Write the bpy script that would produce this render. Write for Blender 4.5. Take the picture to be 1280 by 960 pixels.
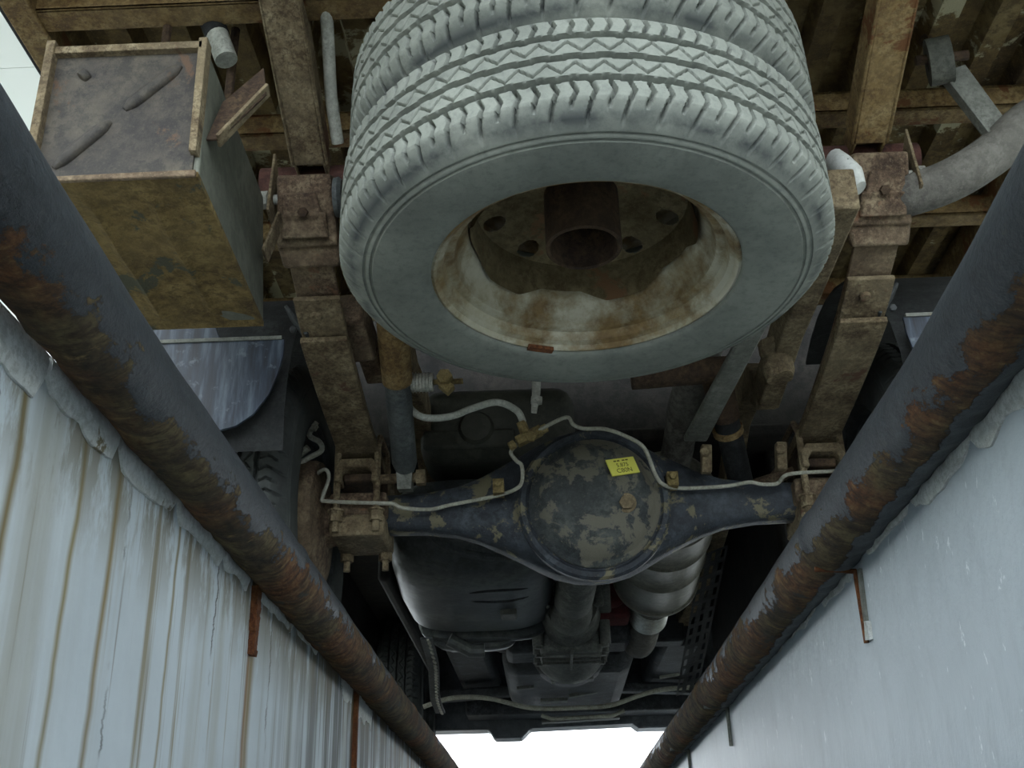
import bpy, bmesh, math, random
import numpy as np
from mathutils import Vector, Matrix, noise
random.seed(7)
S = bpy.context.scene
COL = S.collection
for o in list(bpy.data.objects): bpy.data.objects.remove(o, do_unlink=True)

# ------------------------------------------------------------------ camera
FPX = 1400.0                       # focal length in pixels of a 1280 wide frame
def camera_basis(vp=(691, 1124), roll=2.0):
    d = Vector((vp[0]-640, -(vp[1]-480), -FPX)).normalized()      # pit axis in camera space
    r = math.radians(roll)
    z = Vector((-math.sin(r), math.cos(r), 0)); z = (z - d*z.dot(d)).normalized()
    x = d.cross(z)
    return Matrix((x, d, z))
BASIS = camera_basis()
EYE = Vector((0, 0, -.41))         # eye height: 41 cm below the workshop floor, standing in the pit
cam_data = bpy.data.cameras.new('camera')
cam_data.sensor_fit = 'HORIZONTAL'; cam_data.sensor_width = 36.0
cam_data.lens = 36.0*FPX/1280.0
cam_data.clip_start = .02
cam = bpy.data.objects.new('camera', cam_data); COL.objects.link(cam)
cam.matrix_world = Matrix.Translation(EYE) @ BASIS.to_4x4()
S.camera = cam

# ------------------------------------------------------------------ world, lamps, exposure
W = bpy.data.worlds.new('overcast_daylight'); S.world = W; W.use_nodes = True
bg = W.node_tree.nodes['Background']
bg.inputs[0].default_value = (.86, .94, 1.0, 1); bg.inputs[1].default_value = 1.7
# the only light is the overcast sky: in front of the truck (in view) and behind the photographer, past the open end of the workshop
S.view_settings.view_transform = 'Standard'
S.view_settings.look = 'None'
S.view_settings.exposure = 1.75
S.view_settings.gamma = 1.0
S.view_settings.use_curve_mapping = False

# ------------------------------------------------------------------ mesh helpers
def V(*a): return Vector(a if len(a) > 1 else a[0])
def quad_box(bm, p):
    v = [bm.verts.new(q) for q in p]
    for f in ((0,3,2,1),(4,5,6,7),(0,1,5,4),(1,2,6,5),(2,3,7,6),(3,0,4,7)):
        bm.faces.new([v[i] for i in f])
def box(bm, x0, x1, y0, y1, z0, z1):
    quad_box(bm, [(x0,y0,z0),(x1,y0,z0),(x1,y1,z0),(x0,y1,z0),(x0,y0,z1),(x1,y0,z1),(x1,y1,z1),(x0,y1,z1)])
def bar(bm, p0, p1, w, h, up=(0,0,1), w1=None, h1=None):
    p0, p1 = V(p0), V(p1); d = (p1-p0).normalized(); s = d.cross(V(up)).normalized(); u = s.cross(d)
    w1 = w if w1 is None else w1; h1 = h if h1 is None else h1
    q = []
    for p, a, b in ((p0, w/2, h/2), (p1, w1/2, h1/2)):
        q += [p-s*a-u*b, p+s*a-u*b, p+s*a+u*b, p-s*a+u*b]
    quad_box(bm, q)
def spline(pts, n=6):
    pts = [V(p) for p in pts]; out = []
    for i in range(len(pts)-1):
        a = pts[max(i-1,0)]; b = pts[i]; c = pts[i+1]; d = pts[min(i+2,len(pts)-1)]
        for k in range(n):
            t = k/n
            out.append(.5*((2*b)+(c-a)*t+(2*a-5*b+4*c-d)*t*t+(3*b-a-3*c+d)*t**3))
    out.append(pts[-1]); return out
def tube(bm, pts, r, n=12, sm=0, cap=True):
    pts = spline(pts, sm) if sm else [V(p) for p in pts]
    rs = r if isinstance(r, (list, tuple)) else [r]*len(pts)
    d0 = (pts[1]-pts[0]).normalized()
    a = d0.cross(V(0,0,1));
    if a.length < .05: a = d0.cross(V(1,0,0))
    a.normalize(); rings = []
    for i, p in enumerate(pts):
        d = (pts[min(i+1,len(pts)-1)]-pts[max(i-1,0)]).normalized()
        a = (a-d*a.dot(d)).normalized(); b = d.cross(a)
        rings.append([bm.verts.new(p+(a*math.cos(2*math.pi*k/n)+b*math.sin(2*math.pi*k/n))*rs[i]) for k in range(n)])
    for i in range(len(rings)-1):
        for k in range(n):
            bm.faces.new((rings[i][k], rings[i][(k+1)%n], rings[i+1][(k+1)%n], rings[i+1][k]))
    if cap:
        bm.faces.new(rings[0][::-1]); bm.faces.new(rings[-1])
def frame_of(axis):
    z = V(axis).normalized(); x = z.cross(V(0,0,1))
    if x.length < .05: x = V(1,0,0)-z*z.x
    x.normalize(); return x, z.cross(x), z
def lathe(bm, prof, origin=(0,0,0), axis=(0,0,1), n=48, sx=1.0, sy=1.0, fn=None):
    """prof: (radius, height along axis); fn(theta) -> offset of height"""
    x, y, z = frame_of(axis); o = V(origin); rings = []
    for j, (r, h) in enumerate(prof):
        if r < 1e-6: rings.append([bm.verts.new(o+z*h)]*n); continue
        rings.append([bm.verts.new(o+x*(r*sx*math.cos(2*math.pi*k/n))+y*(r*sy*math.sin(2*math.pi*k/n))+z*(h+(fn(j, 2*math.pi*k/n) if fn else 0))) for k in range(n)])
    for a, b in zip(rings, rings[1:]):
        for k in range(n):
            q = [a[k], a[(k+1)%n], b[(k+1)%n], b[k]]
            u = []
            for v in q:
                if v not in u: u.append(v)
            if len(u) > 2: bm.faces.new(u)
def prism(bm, poly, o, ux, uy, t, centre=False):
    """polygon (a,b) in plane o+a*ux+b*uy, extruded by thickness t along ux x uy"""
    o, ux, uy = V(o), V(ux).normalized(), V(uy).normalized(); nz = ux.cross(uy)
    o = o-nz*(t/2) if centre else o
    lo = [bm.verts.new(o+ux*a+uy*b) for a, b in poly]; hi = [bm.verts.new(v.co+nz*t) for v in lo]
    bm.faces.new(lo[::-1]); bm.faces.new(hi); m = len(lo)
    for i in range(m): bm.faces.new((lo[i], lo[(i+1)%m], hi[(i+1)%m], hi[i]))
def hexnut(bm, c, axis, r, h):
    lathe(bm, [(0,0),(r,0),(r,h),(0,h)], c, axis, 6)
def jitter(bm, amp, scale, keep=None):
    for v in bm.verts:
        if keep and keep(v.co): continue
        v.co += noise.noise_vector(v.co*scale)*amp
class Build:
    def __enter__(s): s.bm = bmesh.new(); return s.bm
def finish(name, bm, mat, parent=None, bevel=0, label=None, angle=35, seg=2, root=None):
    bmesh.ops.recalc_face_normals(bm, faces=bm.faces)
    me = bpy.data.meshes.new(name); bm.to_mesh(me); bm.free()
    for m in (mat if isinstance(mat, (list, tuple)) else [mat]): me.materials.append(m)
    me.polygons.foreach_set('use_smooth', [True]*len(me.polygons))
    me.set_sharp_from_angle(angle=math.radians(angle))
    o = bpy.data.objects.new(name, me); COL.objects.link(o)
    if parent: attach(o, parent)
    if bevel:
        b = o.modifiers.new('bevel', 'BEVEL'); b.width = bevel; b.segments = seg; b.limit_method = 'ANGLE'; b.angle_limit = math.radians(40)
        b.harden_normals = False
    if label: o['label'] = label
    return o
WORLD = {}
def attach(o, parent):
    """meshes are written in workshop coordinates; a child keeps them under its parent"""
    o.parent = parent
    o.matrix_parent_inverse = WORLD.get(parent.name, Matrix.Identity(4)).inverted()
def empty(name, loc, label, cat, group=None):
    e = bpy.data.objects.new(name, None); COL.objects.link(e); e.location = loc; e.empty_display_size = .1
    e['label'] = label; e['category'] = cat
    if group: e['group'] = group
    WORLD[e.name] = Matrix.Translation(V(loc)); return e
def tag(o, label, cat, group=None):
    o['label'] = label; o['category'] = cat
    if group: o['group'] = group
    return o
def struct(o, label=None):
    o['kind'] = 'structure'
    if label: o['label'] = label; o['category'] = o.name.split('_')[0]
    return o

# ------------------------------------------------------------------ materials
def srgb(h):
    h = h.lstrip('#'); c = [int(h[i:i+2], 16)/255 for i in (0, 2, 4)]
    return tuple(x/12.92 if x <= .04045 else ((x+.055)/1.055)**2.4 for x in c)+(1,)
class NT:
    def __init__(s, name):
        s.m = bpy.data.materials.new(name); s.m.use_nodes = True; s.t = s.m.node_tree
        s.b = s.t.nodes['Principled BSDF']; s.co = s.t.nodes.new('ShaderNodeTexCoord').outputs['Object']
    def lk(s, a, b): s.t.links.new(a, b)
    def mapping(s, scale, loc=(0,0,0), rot=(0,0,0)):
        n = s.t.nodes.new('ShaderNodeMapping'); s.lk(s.co, n.inputs[0])
        n.inputs['Scale'].default_value = scale; n.inputs['Location'].default_value = loc; n.inputs['Rotation'].default_value = rot
        return n.outputs[0]
    def noise(s, scale, detail=6, rough=.6, co=None, dist=0):
        n = s.t.nodes.new('ShaderNodeTexNoise'); s.lk(co or s.co, n.inputs['Vector'])
        n.inputs['Scale'].default_value = scale; n.inputs['Detail'].default_value = detail
        n.inputs['Roughness'].default_value = rough; n.inputs['Distortion'].default_value = dist
        return n.outputs['Fac']
    def ramp(s, fac, stops, interp='LINEAR'):
        n = s.t.nodes.new('ShaderNodeValToRGB'); s.lk(fac, n.inputs[0]); e = n.color_ramp.elements; n.color_ramp.interpolation = interp
        while len(e) < len(stops): e.new(.5)
        for el, (p, c) in zip(e, stops):
            el.position = p; el.color = srgb(c) if isinstance(c, str) else (c, c, c, 1)
        return n.outputs[0]
    def mix(s, fac, a, b, mode='MIX'):
        n = s.t.nodes.new('ShaderNodeMix'); n.data_type = 'RGBA'; n.blend_type = mode
        for k, q in ((0, fac), (6, a), (7, b)):
            if isinstance(q, (int, float)): n.inputs[k].default_value = q
            elif isinstance(q, str): n.inputs[k].default_value = srgb(q)
            else: s.lk(q, n.inputs[k])
        return n.outputs[2]
    def math(s, op, a, b=0.0, clamp=False):
        n = s.t.nodes.new('ShaderNodeMath'); n.operation = op; n.use_clamp = clamp
        for k, q in ((0, a), (1, b)):
            if isinstance(q, (int, float)): n.inputs[k].default_value = q
            else: s.lk(q, n.inputs[k])
        return n.outputs[0]
    def xyz(s, co=None):
        n = s.t.nodes.new('ShaderNodeSeparateXYZ'); s.lk(co or s.co, n.inputs[0]); return n.outputs
    def bump(s, h, strength=.3, dist=.004):
        n = s.t.nodes.new('ShaderNodeBump'); s.lk(h, n.inputs['Height']); n.inputs['Strength'].default_value = strength
        n.inputs['Distance'].default_value = dist; s.lk(n.outputs[0], s.b.inputs['Normal'])
    def done(s, col, rough=.8, metal=0.0, spec=.5):
        if isinstance(col, str): s.b.inputs['Base Color'].default_value = srgb(col)
        else: s.lk(col, s.b.inputs['Base Color'])
        for k, q in (('Roughness', rough), ('Metallic', metal), ('Specular IOR Level', spec)):
            if isinstance(q, (int, float)): s.b.inputs[k].default_value = q
            else: s.lk(q, s.b.inputs[k])
        return s.m
def grime(name, base, dark, light, scale=14, rough=.85, metal=0.0, bump=.5, patch=None, pscale=9, pth=.56, spec=.35, bd=.003):
    """two-tone surface with finer speckle and, if asked, hard-edged patches of a further colour (rust, bare paint, dust)"""
    t = NT(name)
    n1 = t.noise(scale, 10, .72); n2 = t.noise(scale*5, 8, .75); n3 = t.noise(scale*.35, 4, .5); n5 = t.noise(190, 4, .8)
    c = t.ramp(n1, [(.34, dark), (.5, base), (.66, light)])
    c = t.mix(t.ramp(n2, [(.46, 0), (.58, .75)]), c, dark)
    c = t.mix(t.ramp(n5, [(.55, 0), (.68, .5)]), c, light)
    c = t.mix(t.ramp(n3, [(.4, 0.0), (.7, .35)]), c, light)
    if patch:
        n4 = t.noise(pscale, 9, .68, t.mapping((1,1,1), (3.1, 1.7, .4)), .3)
        c = t.mix(t.ramp(n4, [(pth, 0), (pth+.035, 1)]), c, patch)
    t.bump(t.math('ADD', t.math('ADD', n2, n1), t.math('MULTIPLY', n5, .4)), min(1, bump*1.4), bd*1.5)
    return t.done(c, rough, metal, spec)
rust_brown   = grime('rust_brown', '#6f5c4a', '#3c2e25', '#9a8a70', 24, patch='#80604a', pth=.6)
rust_tan     = grime('rust_tan', '#7f6f55', '#4a3c2d', '#a89a7c', 24, patch='#6b5140', pth=.62, bump=.7)
rust_yellow  = grime('rust_yellow', '#826a42', '#523d27', '#a38f66', 20, patch='#6e4a2c', pth=.55)
rust_red     = grime('rust_red', '#5a3a33', '#3a2623', '#6e5148', 12)
rust_dark    = grime('rust_dark', '#4a3a2e', '#281f19', '#66543f', 18)
steel_grey   = grime('steel_grey', '#75776f', '#55564f', '#8c8e86', 18, rough=.6, bump=.3, patch='#6b5a45', pth=.66)
steel_dark   = grime('steel_dark', '#3b3e3e', '#242626', '#55585a', 14, rough=.6, bump=.3)
shock_grey   = grime('shock_grey', '#565b5c', '#3a3e40', '#6f7472', 22, rough=.6, bump=.3)
line_steel   = grime('line_steel', '#a5a496', '#7c7a6c', '#bdbcae', 40, rough=.55, bump=.2)
hose_white   = grime('hose_white', '#aeb0a6', '#85877e', '#c2c4ba', 30, rough=.6, bump=.2)
brass        = grime('brass', '#8c7a4e', '#5e4f33', '#b3a273', 60, rough=.55, metal=.2)
axle_paint   = grime('axle_paint', '#31363d', '#1b1f25', '#4b5258', 10, rough=.5, bump=.5, patch='#6d6852', pscale=17, pth=.55)
cover_paint  = grime('cover_paint', '#3b4042', '#1f2328', '#5c605a', 9, rough=.55, bump=.5, patch='#69665a', pscale=14, pth=.505)
tank_black   = grime('tank_black', '#43443d', '#2b2c28', '#55564c', 8, rough=.55, bump=.2)
tank_grey    = grime('tank_grey', '#43464a', '#2a2d2e', '#5c605a', 9, rough=.45, bump=.12)
muffler_m    = grime('muffler_metal', '#77756a', '#5a5850', '#8f8d80', 12, rough=.5, metal=.25, bump=.1, patch='#6a5d48', pth=.64)
exhaust_m    = grime('exhaust_metal', '#6a6760', '#45423d', '#8a8880', 12, rough=.75, bump=.5)
clamp_bright = grime('clamp_bright', '#c4c6be', '#9a9a90', '#dcdcd4', 20, rough=.3, metal=.7, bump=.1)
underbody    = grime('underbody', '#2a2826', '#161616', '#3a3632', 8, rough=.85, bump=.5)
engine_dark  = grime('engine_dark', '#383b3d', '#1e2022', '#53565a', 14, rough=.6, bump=.5)
gear_alloy   = grime('gear_alloy', '#5a5c58', '#3a3c3a', '#74766e', 24, rough=.6, bump=.12)
dark_red     = grime('dark_red', '#5c2426', '#381618', '#6c3434', 14, rough=.7)
bed_metal    = grime('bed_metal', '#6b5836', '#33261a', '#8a7a55', 6, patch='#b5b092', pscale=7, pth=.55, bump=.5)
box_rust     = grime('box_rust', '#8a7548', '#54452d', '#a8925f', 15, rough=.9, bump=1.0, patch='#5b5c4c', pscale=10, pth=.57, bd=.006)
box_dark     = grime('box_dark', '#47423c', '#2c2a2a', '#5c564a', 7, rough=.6, bump=.4, patch='#5a4636', pth=.6)
box_grey     = grime('box_grey', '#6f7166', '#55574e', '#808276', 6, rough=.6, bump=.2)
flap_blue    = None
rubber_black = grime('rubber_black', '#232526', '#131415', '#3a3c3c', 18, rough=.75, bump=.3)
rubber_grey  = grime('rubber_grey', '#54564f', '#3d3f3a', '#68695f', 20, rough=.85, bump=.3)
zinc         = grime('zinc', '#b9b9b0', '#8a8a80', '#d4d4cc', 40, rough=.45, metal=.3)
sticker_m    = NT('sticker_yellow').done('#e6e36a', .5)
ink_m        = NT('sticker_ink').done('#6d6a22', .6)
bumper_m     = grime('bumper_plastic', '#4a4e52', '#33373a', '#5f6468', 6, rough=.5, bump=.1)
white_paint  = grime('white_paint', '#d8dbd6', '#b9bcb6', '#e6e8e4', 10, rough=.6, bump=.2)
plaster_m    = grime('plaster_white', '#e6e9e6', '#c3c5be', '#f6f7f4', 22, rough=.8, bump=.6, patch='#8d8368', pscale=16, pth=.62)
ceiling_m    = NT('ceiling_panel_white').done('#dfe3dd', .5)
concrete     = grime('concrete', '#8a8a84', '#6e6e68', '#a0a099', 5, rough=.9)
bracket_rust = grime('bracket_rust', '#7a4a2c', '#4c2c1c', '#96643c', 24, rough=.9, bump=.9)

def mudflap_material():
    t = NT('mudflap_rubber')
    n = t.noise(4, 6, .6, t.mapping((14, 14, 1.2)))
    c = t.ramp(n, [(.35, '#151a22'), (.52, '#2b3442'), (.68, '#56626e')])
    n2 = t.noise(50, 5, .7)
    c = t.mix(t.ramp(n2, [(.6, 0), (.72, .4)]), c, '#7f8a92')
    return t.done(c, .45, 0, .5)
flap_blue = mudflap_material()

def tire_material(name, dust, clean, scuffed):
    """dusty rubber with a scuffed band on the shoulder"""
    t = NT(name)
    n1 = t.noise(7, 8, .65); n2 = t.noise(75, 7, .75); n3 = t.noise(16, 6, .65)
    c = t.ramp(n1, [(.3, dust[0]), (.55, dust[1]), (.75, dust[2])])
    c = t.mix(t.ramp(n2, [(.48, 0), (.7, .4)]), c, clean)
    s = t.xyz(); r = t.math('SQRT', t.math('ADD', t.math('MULTIPLY', s[0], s[0]), t.math('MULTIPLY', s[1], s[1])))
    band = t.math('SUBTRACT', 1.0, t.math('MULTIPLY', t.math('ABSOLUTE', t.math('SUBTRACT', r, .335)), 60), True)
    scuff = t.math('MULTIPLY', band, t.ramp(n3, [(.38, 0), (.6, 1)]))
    c = t.mix(t.math('MULTIPLY', scuff, scuffed), c, clean)
    t.bump(t.math('ADD', n2, n1), .4, .003)
    return t.done(c, .85, 0, .3)
tire_dust = tire_material('dusty_tire_rubber', ('#72766f', '#868a82', '#92958c'), '#474b4b', 1.0)
tire_worn = tire_material('driven_tire_rubber', ('#3a3d3d', '#4c4f4d', '#5b5e5a'), '#2b2d2e', .5)
def rim_material():
    t = NT('rusty_silver_rim')
    n1 = t.noise(9, 9, .7); n2 = t.noise(45, 6, .7); n3 = t.noise(5, 6, .6, t.mapping((1,1,1), (2,5,1)))
    s = t.xyz(); r = t.math('SQRT', t.math('ADD', t.math('MULTIPLY', s[0], s[0]), t.math('MULTIPLY', s[1], s[1])))
    silver = t.ramp(n1, [(.35, '#a39b7c'), (.6, '#c3c0ad')])
    rust = t.ramp(n2, [(.3, '#5f4a2e'), (.6, '#87704a'), (.8, '#9a8960')])
    c = t.mix(t.ramp(t.math('ADD', t.math('MULTIPLY', n1, .6), t.math('MULTIPLY', n3, .4)), [(.43, 1), (.56, 0)]), silver, rust)
    # bare rusty centre of the wheel disc
    c = t.mix(t.math('MULTIPLY', t.ramp(t.math('ADD', r, t.math('MULTIPLY', t.math('SUBTRACT', n1, .5), .08)), [(.128, 1), (.15, 0)]), .85), c, t.ramp(n2, [(.3, '#5a4332'), (.6, '#84664a'), (.75, '#96805f')]))
    t.bump(t.math('ADD', n2, n1), .4, .002)
    return t.done(c, .55, .15, .4)
rim_m = rim_material()
disc_m = grime('rusty_disc', '#7d7052', '#57492f', '#968a6a', 14, rough=.7, bump=.3, patch='#86674a', pscale=8, pth=.57)

def pipe_material(name, sx, shift, more, low):
    """black paint on the pit side of the pipe, flaking rust on its underside; torn edge between them"""
    t = NT(name); s = t.xyz()
    n = t.noise(26, 9, .72, t.mapping((1, .55, 1))); nf = t.noise(90, 6, .75, t.mapping((1, .5, 1))); big = t.noise(2.4, 3, .5)
    # height of a point across the pipe, measured along the direction away from the pit
    across = t.math('MULTIPLY', t.math('ADD', t.math('MULTIPLY', s[0], .72*sx), t.math('MULTIPLY', s[2], .69)), 22)
    fwd = t.math('MULTIPLY', t.math('SUBTRACT', s[1], shift), .55)
    k = t.math('ADD', t.math('SUBTRACT', t.math('MULTIPLY', t.math('SUBTRACT', n, .5), 3.0), across), t.math('ADD', t.math('MINIMUM', fwd, .6), t.math('MULTIPLY', t.math('SUBTRACT', big, .5), 1.6)))
    k = t.math('ADD', k, more)
    if low:      # bare dark metal along the lowest strip
        k = t.math('SUBTRACT', k, t.math('MULTIPLY', t.math('SUBTRACT', t.math('ADD', t.math('MULTIPLY', across, -1.0), t.math('MULTIPLY', t.math('SUBTRACT', n, .5), 1.2)), .40, True), 5.0))
    mask = t.ramp(k, [(.0, 0), (.12, 1)])
    ring = t.noise(34, 9, .78, t.mapping((.85, 1.9, .85)))      # flakes lie across the pipe
    black = t.ramp(nf, [(.3, '#1b1f22'), (.6, '#30353a'), (.8, '#4a5054')])
    olive = t.ramp(n, [(.36, '#2e271d'), (.5, '#5b4c33'), (.66, '#83724c')])
    red = t.ramp(nf, [(.3, '#4c2f1d'), (.52, '#855834'), (.75, '#b08753')])
    rust = t.mix(t.ramp(t.noise(6, 6, .6, t.mapping((1, .6, 1), (1, 2, 3))), [(.46, 0), (.60, 1)]), olive, red)
    rust = t.mix(t.ramp(ring, [(.40, .8), (.52, 0)]), rust, '#3a281b')
    rust = t.mix(t.ramp(ring, [(.57, 0), (.66, .6)]), rust, '#b5935f')
    c = t.mix(mask, black, rust)
    c = t.mix(t.ramp(t.noise(14, 8, .7, t.mapping((1, .5, 1), (7, 3, 3))), [(.62, 0), (.66, .8)]), c, '#4a4a40')
    t.bump(t.math('ADD', t.math('MULTIPLY', mask, t.math('ADD', t.math('MULTIPLY', ring, 1.6), .3)), t.math('MULTIPLY', t.math('ADD', n, nf), .5)), 1.0, .007)
    return t.done(c, t.ramp(mask, [(0, .42), (1, .9)]), 0, .45)
pipe_left_m = pipe_material('pit_pipe_left', 1, 1.5, .42, False)
pipe_right_m = pipe_material('pit_pipe_right', -1, 1.2, .30, True)

def wall_left_material():
    t = NT('stained_pit_paint'); s = t.xyz()
    n = t.noise(3.0, 6, .6)
    paint = t.ramp(n, [(.3, '#b9c2c7'), (.6, '#ccd5da'), (.8, '#d6dde0')])
    # streaks of dirty water run down the wall
    wob = t.mapping((1, 1, .05))
    a = t.noise(10, 5, .6, wob); b = t.noise(27, 5, .65, t.mapping((1, 1, .035), (3, 1, 0))); c3 = t.noise(60, 4, .6, t.mapping((1, 1, .03), (1, 6, 0)))
    col = t.mix(t.ramp(a, [(.54, 0), (.72, .6)]), paint, '#97927a')
    col = t.mix(t.ramp(b, [(.60, 0), (.68, .8)]), col, '#837653')
    col = t.mix(t.ramp(c3, [(.64, 0), (.74, .6)]), col, '#6c6250')
    # black algae on the far part of the wall, brown on the near part
    far = t.ramp(t.math('MULTIPLY', t.math('SUBTRACT', s[1], 1.55), 2.2), [(0, 0), (1, 1)])
    col = t.mix(t.math('MULTIPLY', far, t.ramp(b, [(.46, 0), (.56, .85)])), col, '#3f403a')
    near = t.ramp(t.math('MULTIPLY', t.math('SUBTRACT', 1.0, s[1]), 2.6), [(0, 0), (1, .8)])
    col = t.mix(t.math('MULTIPLY', near, t.ramp(a, [(.4, 0), (.56, 1)])), col, '#7d7559')
    # rust runs below the two anchor irons
    for y0, w, ca, cb in ((1.50, .014, '#5a3a22', '#9a6c3c'), (1.515, .022, '#7a6a4c', '#8f7c54'), (2.34, .03, '#4a3423', '#7d5a36'), (.985, .010, '#6f6040', '#8f7e57'), (.90, .008, '#716649', '#8f8460'), (.78, .010, '#6c6044', '#8a7c58'), (1.17, .006, '#7b715a', '#908668')):
        d = t.math('ABSOLUTE', t.math('ADD', t.math('SUBTRACT', s[1], y0), t.math('MULTIPLY', t.math('SUBTRACT', t.noise(9, 3, .5, t.mapping((1, .2, 1))), .5), .02)))
        g = t.math('SUBTRACT', 1.0, t.math('DIVIDE', d, w), True)
        fade = t.math('ADD', 1.0, t.math('MULTIPLY', s[2], 1.1), True)
        col = t.mix(t.math('MULTIPLY', t.math('MULTIPLY', g, fade), 1.3, True), col, t.ramp(b, [(.35, ca), (.6, cb)]))
    # hairline cracks in the paint
    for y0 in (.735, 1.02, 1.33, 1.62):
        d = t.math('ABSOLUTE', t.math('ADD', t.math('SUBTRACT', s[1], y0), t.math('MULTIPLY', t.math('SUBTRACT', t.noise(14, 6, .7, t.mapping((1, .05, 1), (0, y0, 0))), .5), .05)))
        g = t.math('MULTIPLY', t.ramp(d, [(.0006, 1), (.0016, 0)]), t.ramp(t.noise(7, 3, .6, t.mapping((1, .1, 1), (2, y0*3, 1))), [(.5, 0), (.56, 1)]))
        col = t.mix(g, col, '#3a352b')
    # grime and bare patches under the pipe
    top = t.math('ADD', 1.0, t.math('MULTIPLY', s[2], 7.0), True)
    pn = t.noise(16, 8, .7, t.mapping((1, 1, .35)))
    col = t.mix(t.math('MULTIPLY', top, t.ramp(pn, [(.45, 0), (.53, 1)])), col, '#756a50')
    t.bump(t.math('ADD', t.noise(22, 6, .6, t.mapping((1, 1, .25))), t.noise(5, 4, .5)), .4, .006)
    return t.done(col, .62, 0, .4)
def wall_right_material():
    t = NT('grey_pit_paint')
    n = t.noise(2.2, 6, .6); n2 = t.noise(30, 6, .65, t.mapping((1, 1, .4))); n3 = t.noise(45, 6, .7, t.mapping((1, 1, .5), (4, 2, 1)))
    c = t.ramp(n, [(.3, '#aeb7bd'), (.6, '#bec7cd'), (.8, '#c9d1d6')])
    c = t.mix(t.ramp(n2, [(.5, 0), (.8, .3)]), c, '#8b949a')
    c = t.mix(t.ramp(n3, [(.635, 0), (.67, .85)]), c, '#e6ebee')
    t.bump(t.math('ADD', n2, t.math('MULTIPLY', n3, .8)), .35, .006)
    return t.done(c, .42, 0, .5)
wall_left_m = wall_left_material(); wall_right_m = wall_right_material()

# ------------------------------------------------------------------ the pit and the workshop
XL, XR, Y0, Y1 = -.395, .405, -3.5, 6.6
bm = bmesh.new(); box(bm, XL-.22, XL, Y0, Y1, -1.9, .003); wl = struct(finish('wall_left', bm, wall_left_m), 'light grey painted pit wall with brown water streaks')
bm = bmesh.new(); box(bm, XR, XR+.22, Y0, Y1, -1.9, -.004); wr = struct(finish('wall_right', bm, wall_right_m), 'smooth grey painted pit wall with white scuffs')
bm = bmesh.new(); box(bm, XL-.22, XR+.22, Y1, Y1+.2, -1.9, -.004); struct(finish('wall_front', bm, wall_right_m))
bm = bmesh.new(); box(bm, XL-.22, XR+.22, Y0-.2, Y0, -1.9, -.004); struct(finish('wall_back', bm, wall_right_m))
bm = bmesh.new(); box(bm, XL-.22, XR+.22, Y0-.2, Y1+.2, -2.0, -1.9); struct(finish('pit_floor', bm, concrete), 'concrete floor of the inspection pit')
bm = bmesh.new()
for x0, x1 in ((-5, XL-.21), (XR+.21, 5)): box(bm, x0, x1, Y0-2, Y1+2, -.15, 0)
box(bm, XL-.215, XR+.215, Y1+.19, Y1+2, -.15, 0); box(bm, XL-.215, XR+.215, Y0-2, Y0-.19, -.15, 0)
struct(finish('floor', bm, concrete), 'concrete workshop floor beside the inspection pit')
for nm, x0, x1 in (('wall_unseen_left', -3.6, -3.4), ('wall_unseen_right', 3.4, 3.6)):  # unseen side walls, added to hold back sky light from the sides
    bm = bmesh.new(); box(bm, x0, x1, Y0-2, Y1+1, -.1, 3.1); struct(finish(nm, bm, white_paint))
# ceiling of white panels above the truck
ceil_root = bpy.data.objects.new('ceiling', None); COL.objects.link(ceil_root); ceil_root.location = (0, 3.5, 3.0)
ceil_root['kind'] = 'structure'; ceil_root['label'] = 'white panelled workshop ceiling above the truck'; ceil_root['category'] = 'ceiling'
WORLD['ceiling'] = Matrix.Translation((0, 3.5, 3.0))
pm = bpy.data.meshes.new('ceiling_panel'); b2 = bmesh.new(); box(b2, -1.797, 1.797, -.248, .248, 0, .02)
bmesh.ops.recalc_face_normals(b2, faces=b2.faces); b2.to_mesh(pm); b2.free(); pm.materials.append(ceiling_m)
for i in range(2):
    for j in range(11):
        o = bpy.data.objects.new('ceiling_panel', pm); COL.objects.link(o); o.parent = ceil_root
        o.location = (-1.8+3.6*i, -2.39+.5*j, 0)
bm = bmesh.new(); box(bm, -3.6, 3.6, .65, 6.2, 3.02, 3.06); finish('ceiling_board', bm, white_paint, ceil_root)

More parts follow.
